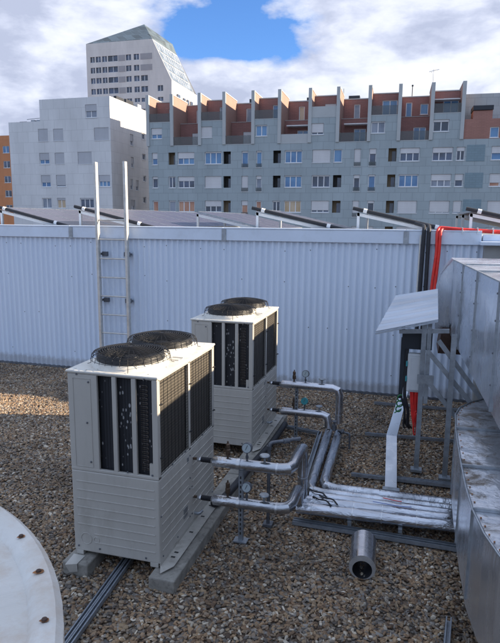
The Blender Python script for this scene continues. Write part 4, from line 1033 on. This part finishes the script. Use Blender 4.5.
m = MB(); holed(m, wm, -49.15, XC, -18, 14.85, [h[:4] for h in front if h[3] < 14.8], .2); holed(m, wm, -44.65, XC, 14.85, 17.32, [h[:4] for h in front if h[3] > 14.8], .2)
side = [(68.9,69.8,12.4,13.78,'g'),(72.2,73.2,13.6,14.4,'d'),(69.0,69.8,9.7,11.0,'g'),(72.2,73.2,11.0,11.75,'d'),(68.7,69.4,6.95,8.27,'g'),(70.2,71.0,6.9,8.25,'g'),(72.3,73.2,8.2,8.95,'d'),(68.7,69.9,4.45,5.7,'g'),(72.2,73.1,5.4,6.2,'d')]
holed(m, sm1, 64, 76.2, -18, 17.32, [h[:4] for h in side], .2)
kq(m, (-49.15,64,-18),(-49.15,76.2,-18),(-49.15,76.2,14.85),(-49.15,64,14.85)); kq(m, (-44.65,64,14.85),(-44.65,76.2,14.85),(-44.65,76.2,17.32),(-44.65,64,17.32)); kq(m, (-49.15,76.2,-18),(XC,76.2,-18),(XC,76.2,17.32),(-49.15,76.2,17.32))
m.build('walls', M['white_fac'], wb)
m = MB(); kb(m, -44.64,XC-.25,64.25,76.1,16.9,17.2); kb(m, -49.1,-44.66,64.25,76.1,14.4,14.7); m.build('roof', M['roof'], wb)
for h in front: window(wb, wm, h[0],h[1],h[2],h[3], h[4], h[5], h[6] if h[6] < 1 else .995, .1, 'shutw')
for h in side: window(wb, sm1, h[0],h[1],h[2],h[3], 1, h[4], .6 if h[4] == 'g' else 0, .12, 'shutw')
kb(MB(), -35.75,-34.4-1.0+.0,66,68,17.2,17.75).build('roof_vent', M['vent'], wb); kb(MB(), -37.6,-36.2,70,72,17.2,18.2).build('roof_vent', M['vent'], wb)
kb(MB(), -36.4,-35.6,72,73,17.2,17.9).build('stair_head', M['white_fac'], wb)
m = MB(); kb(m, -49.0,-48.0,66,67,14.7,15.25); m.build('air_conditioner', M['vent'], wb)
m = MB()
for x_ in (-47.0,-46.2,-45.4): kb(m, x_,x_+.5,65.5,66.2,14.7,15.3)
m.tube([(-47.4*KW,65.3*KW,zk(15.35)),(-44.7*KW,65.3*KW,zk(15.5))], .04, 5); m.build('roof_equipment', M['galv'], wb)

# --- tower
tw = thing('tower', (-82,163,-18), 'beige tower with slanted glass roof rising behind the roofs', 'tower')
A_, B_, B2, B3 = (-92.1,155), (-71.9,155), (-66.35,155), None
m = MB(); tr_ = []
tm = lambda u,d,z: (u,155+d,z)
rws = [(46.4,47.95),(43.55,45.1),(40.8,42.3),(37.9,39.45),(35.3,36.4),(32.4,33.5),(29.5,30.6)]
for j, (c, d) in enumerate(rws):
    for k, (a, b) in enumerate(((-90.9,-89.5),(-89.2,-87.6),(-87.2,-85.7),(-85.4,-82.4),(-79.9,-78.3),(-77.5,-75.9),(-75.4,-73.4),(-73.0,-71.2),(-70.5,-68.9))):
        lim = [-75.8,-75.8,-71.0,-68.8,-68.8,-68.8,-68.8][j]
        if b <= lim+.3: tr_.append((a,b,c,d))
holed(m, tm, -92.1, -71.9, -18, 51.5, [h for h in tr_ if h[1] < -71.9], .3)
ex = [h for h in tr_ if h[0] > -71.9]
holed(m, tm, -71.9, -66.35, -18, 40.6, [h for h in tr_ if h[0] >= -71.9 and h[3] < 40.6] , .3)
m.quad((-71.9,155,40.6),(-66.35,155,40.6),(-71.9,155,51.5))
m.quad((-92.1,155,-18),(-92.1,172,-18),(-92.1,172,51.5),(-92.1,155,51.5))
m.quad((-66.35,155,-18),(-66.35,155,40.6),(-65.6,172,40.0),(-65.6,172,-18))
m.quad((-92.1,172,-18),(-65.6,172,-18),(-65.6,172,40),(-71.8,172,51.6),(-73.2,172,54.8),(-92.1,172,51.5))
m.build('walls', M['beige'], tw)
m = MB(); apex = (-79.4,166,59.0)
m.quad((-92.1,155,51.5),(-71.9,155,51.5),apex); m.quad((-92.1,155,51.5),apex,(-92.1,172,51.5)); m.quad((-71.9,155,51.5),(-71.8,172,51.6),(-73.2,172,54.8),apex); m.quad((-92.1,172,51.5),apex,(-73.2,172,54.8))
m.build('pyramid_roof', M['tile'], tw)
def slp(u, v, off=0):   # slanted glazed face, u along depth 0..1, v 0 top..1 bottom
    a = Vector((-71.9,155,51.5)).lerp(Vector((-66.35,155,40.6)), v); b = Vector((-71.8,172,51.6)).lerp(Vector((-66.2,172,40.2)), v)
    return a.lerp(b, u)+Vector((.9,0,.46))*off
m = MB(); m.quad(slp(0,0),slp(1,0),slp(1,1),slp(0,1)); m.build('slanted_face', paint('slanted_grey_render', (.30,.33,.37), .5, 0, .1, .3), tw)
for k in range(4):
    v0 = .04+.24*k
    m = MB(); m.quad(slp(.04,v0,.06),slp(.96,v0,.06),slp(.96,v0+.2,.06),slp(.04,v0+.2,.06)); gl = m.build('glazing_band', pane('slanted_glass', (.10,.14,.19), (.22,.27,.33), .15), tw)
    m = MB()
    for q in range(1,9): m.bar(slp(.04+.92*q/9,v0,.1),slp(.04+.92*q/9,v0+.15,.1),.15,.08)
    m.build('mullion', M['frame'], gl)
sm3 = lambda u,d,z: (-66.3-d+ (u-155)*.04,u,z)
for (a, b, z0) in ((162,163.5,37.3),(164.5,166,37.3),(167,168.5,37.3),(158,160,40.0-2.4)):
    m = MB(); m.box(-66.3+(a-155)*.045,-66.05+(b-155)*.045,a,b,z0-1.2,z0); m.build('side_window', PM['d'], tw)
for h in tr_: 
    if not (h[0] < -71.9 < h[1]): 
        m = MB(); m.quad(tm(h[0],.25,h[2]),tm(h[1],.25,h[2]),tm(h[1],.25,h[3]),tm(h[0],.25,h[3])); ww = m.build('window', PM['d'], tw)
        m = MB(); u = (h[0]+h[1])/2; mbox(m, tm, u-.07,u+.07,.18,.24,h[2],h[3]); mbox(m, tm, h[0],h[1],.18,.24,h[2],h[2]+.1); m.build('frame', M['frame'], ww)
m = MB()
for (c, d), x1 in zip(rws[:4], (-71.9,-70.2+0,-71.0,-68.5)):
    x1 = min(x1, -72.0)
    mbox(m, tm, -82.2,-80.1,-.04,.02,c,d)
    if c > 43: mbox(m, tm, -75.5,x1,-.04,.02,c,d)
build_each(m, 'grey_band', paint('grey_infill', (.36,.34,.34), .6, 0, .05, 1), tw)

# --- orange building far left
ob = thing('orange_building', (-92,116,-18), 'orange rendered building at the far left edge', 'building')
om = lambda u,d,z: (u,110+d,z)
oh = []
for c, d in ((16.98,18.46),(13.9,15.35),(10.8,12.2),(7.8,9.2),(4.7,6.1)):
    for a in (-98.2,-94.2,-90.2,-86.35,-80.5): oh.append((a,a+1.7,c,d))
m = MB(); holed(m, om, -104, -78, -18, 20.6, oh, .2); m.quad((-78,110,-18),(-78,124,-18),(-78,124,20.6),(-78,110,20.6)); m.quad((-104,110,20.6),(-78,110,20.6),(-78,124,20.6),(-104,124,20.6)); m.build('walls', M['orange'], ob)
for h in oh: window(ob, om, *h, 2, 'b' if h[2] > 15 else 'd', .0, .1)

# --- unseen plant room right of the ducts, sized to shade the gravel
pr_ = thing('plant_room', (5,3,0), 'unseen grey plant room right of the ducts, sized to shade the roof', 'building')
MB().box(3.02,9,-6,10.5,-.02,3.35).build('walls', M['slab'], pr_); MB().box(3.02,9,-6,3.6,3.352,5.6).build('upper_shade_block', M['slab'], pr_)  # upper block added to keep the drum lid in shade
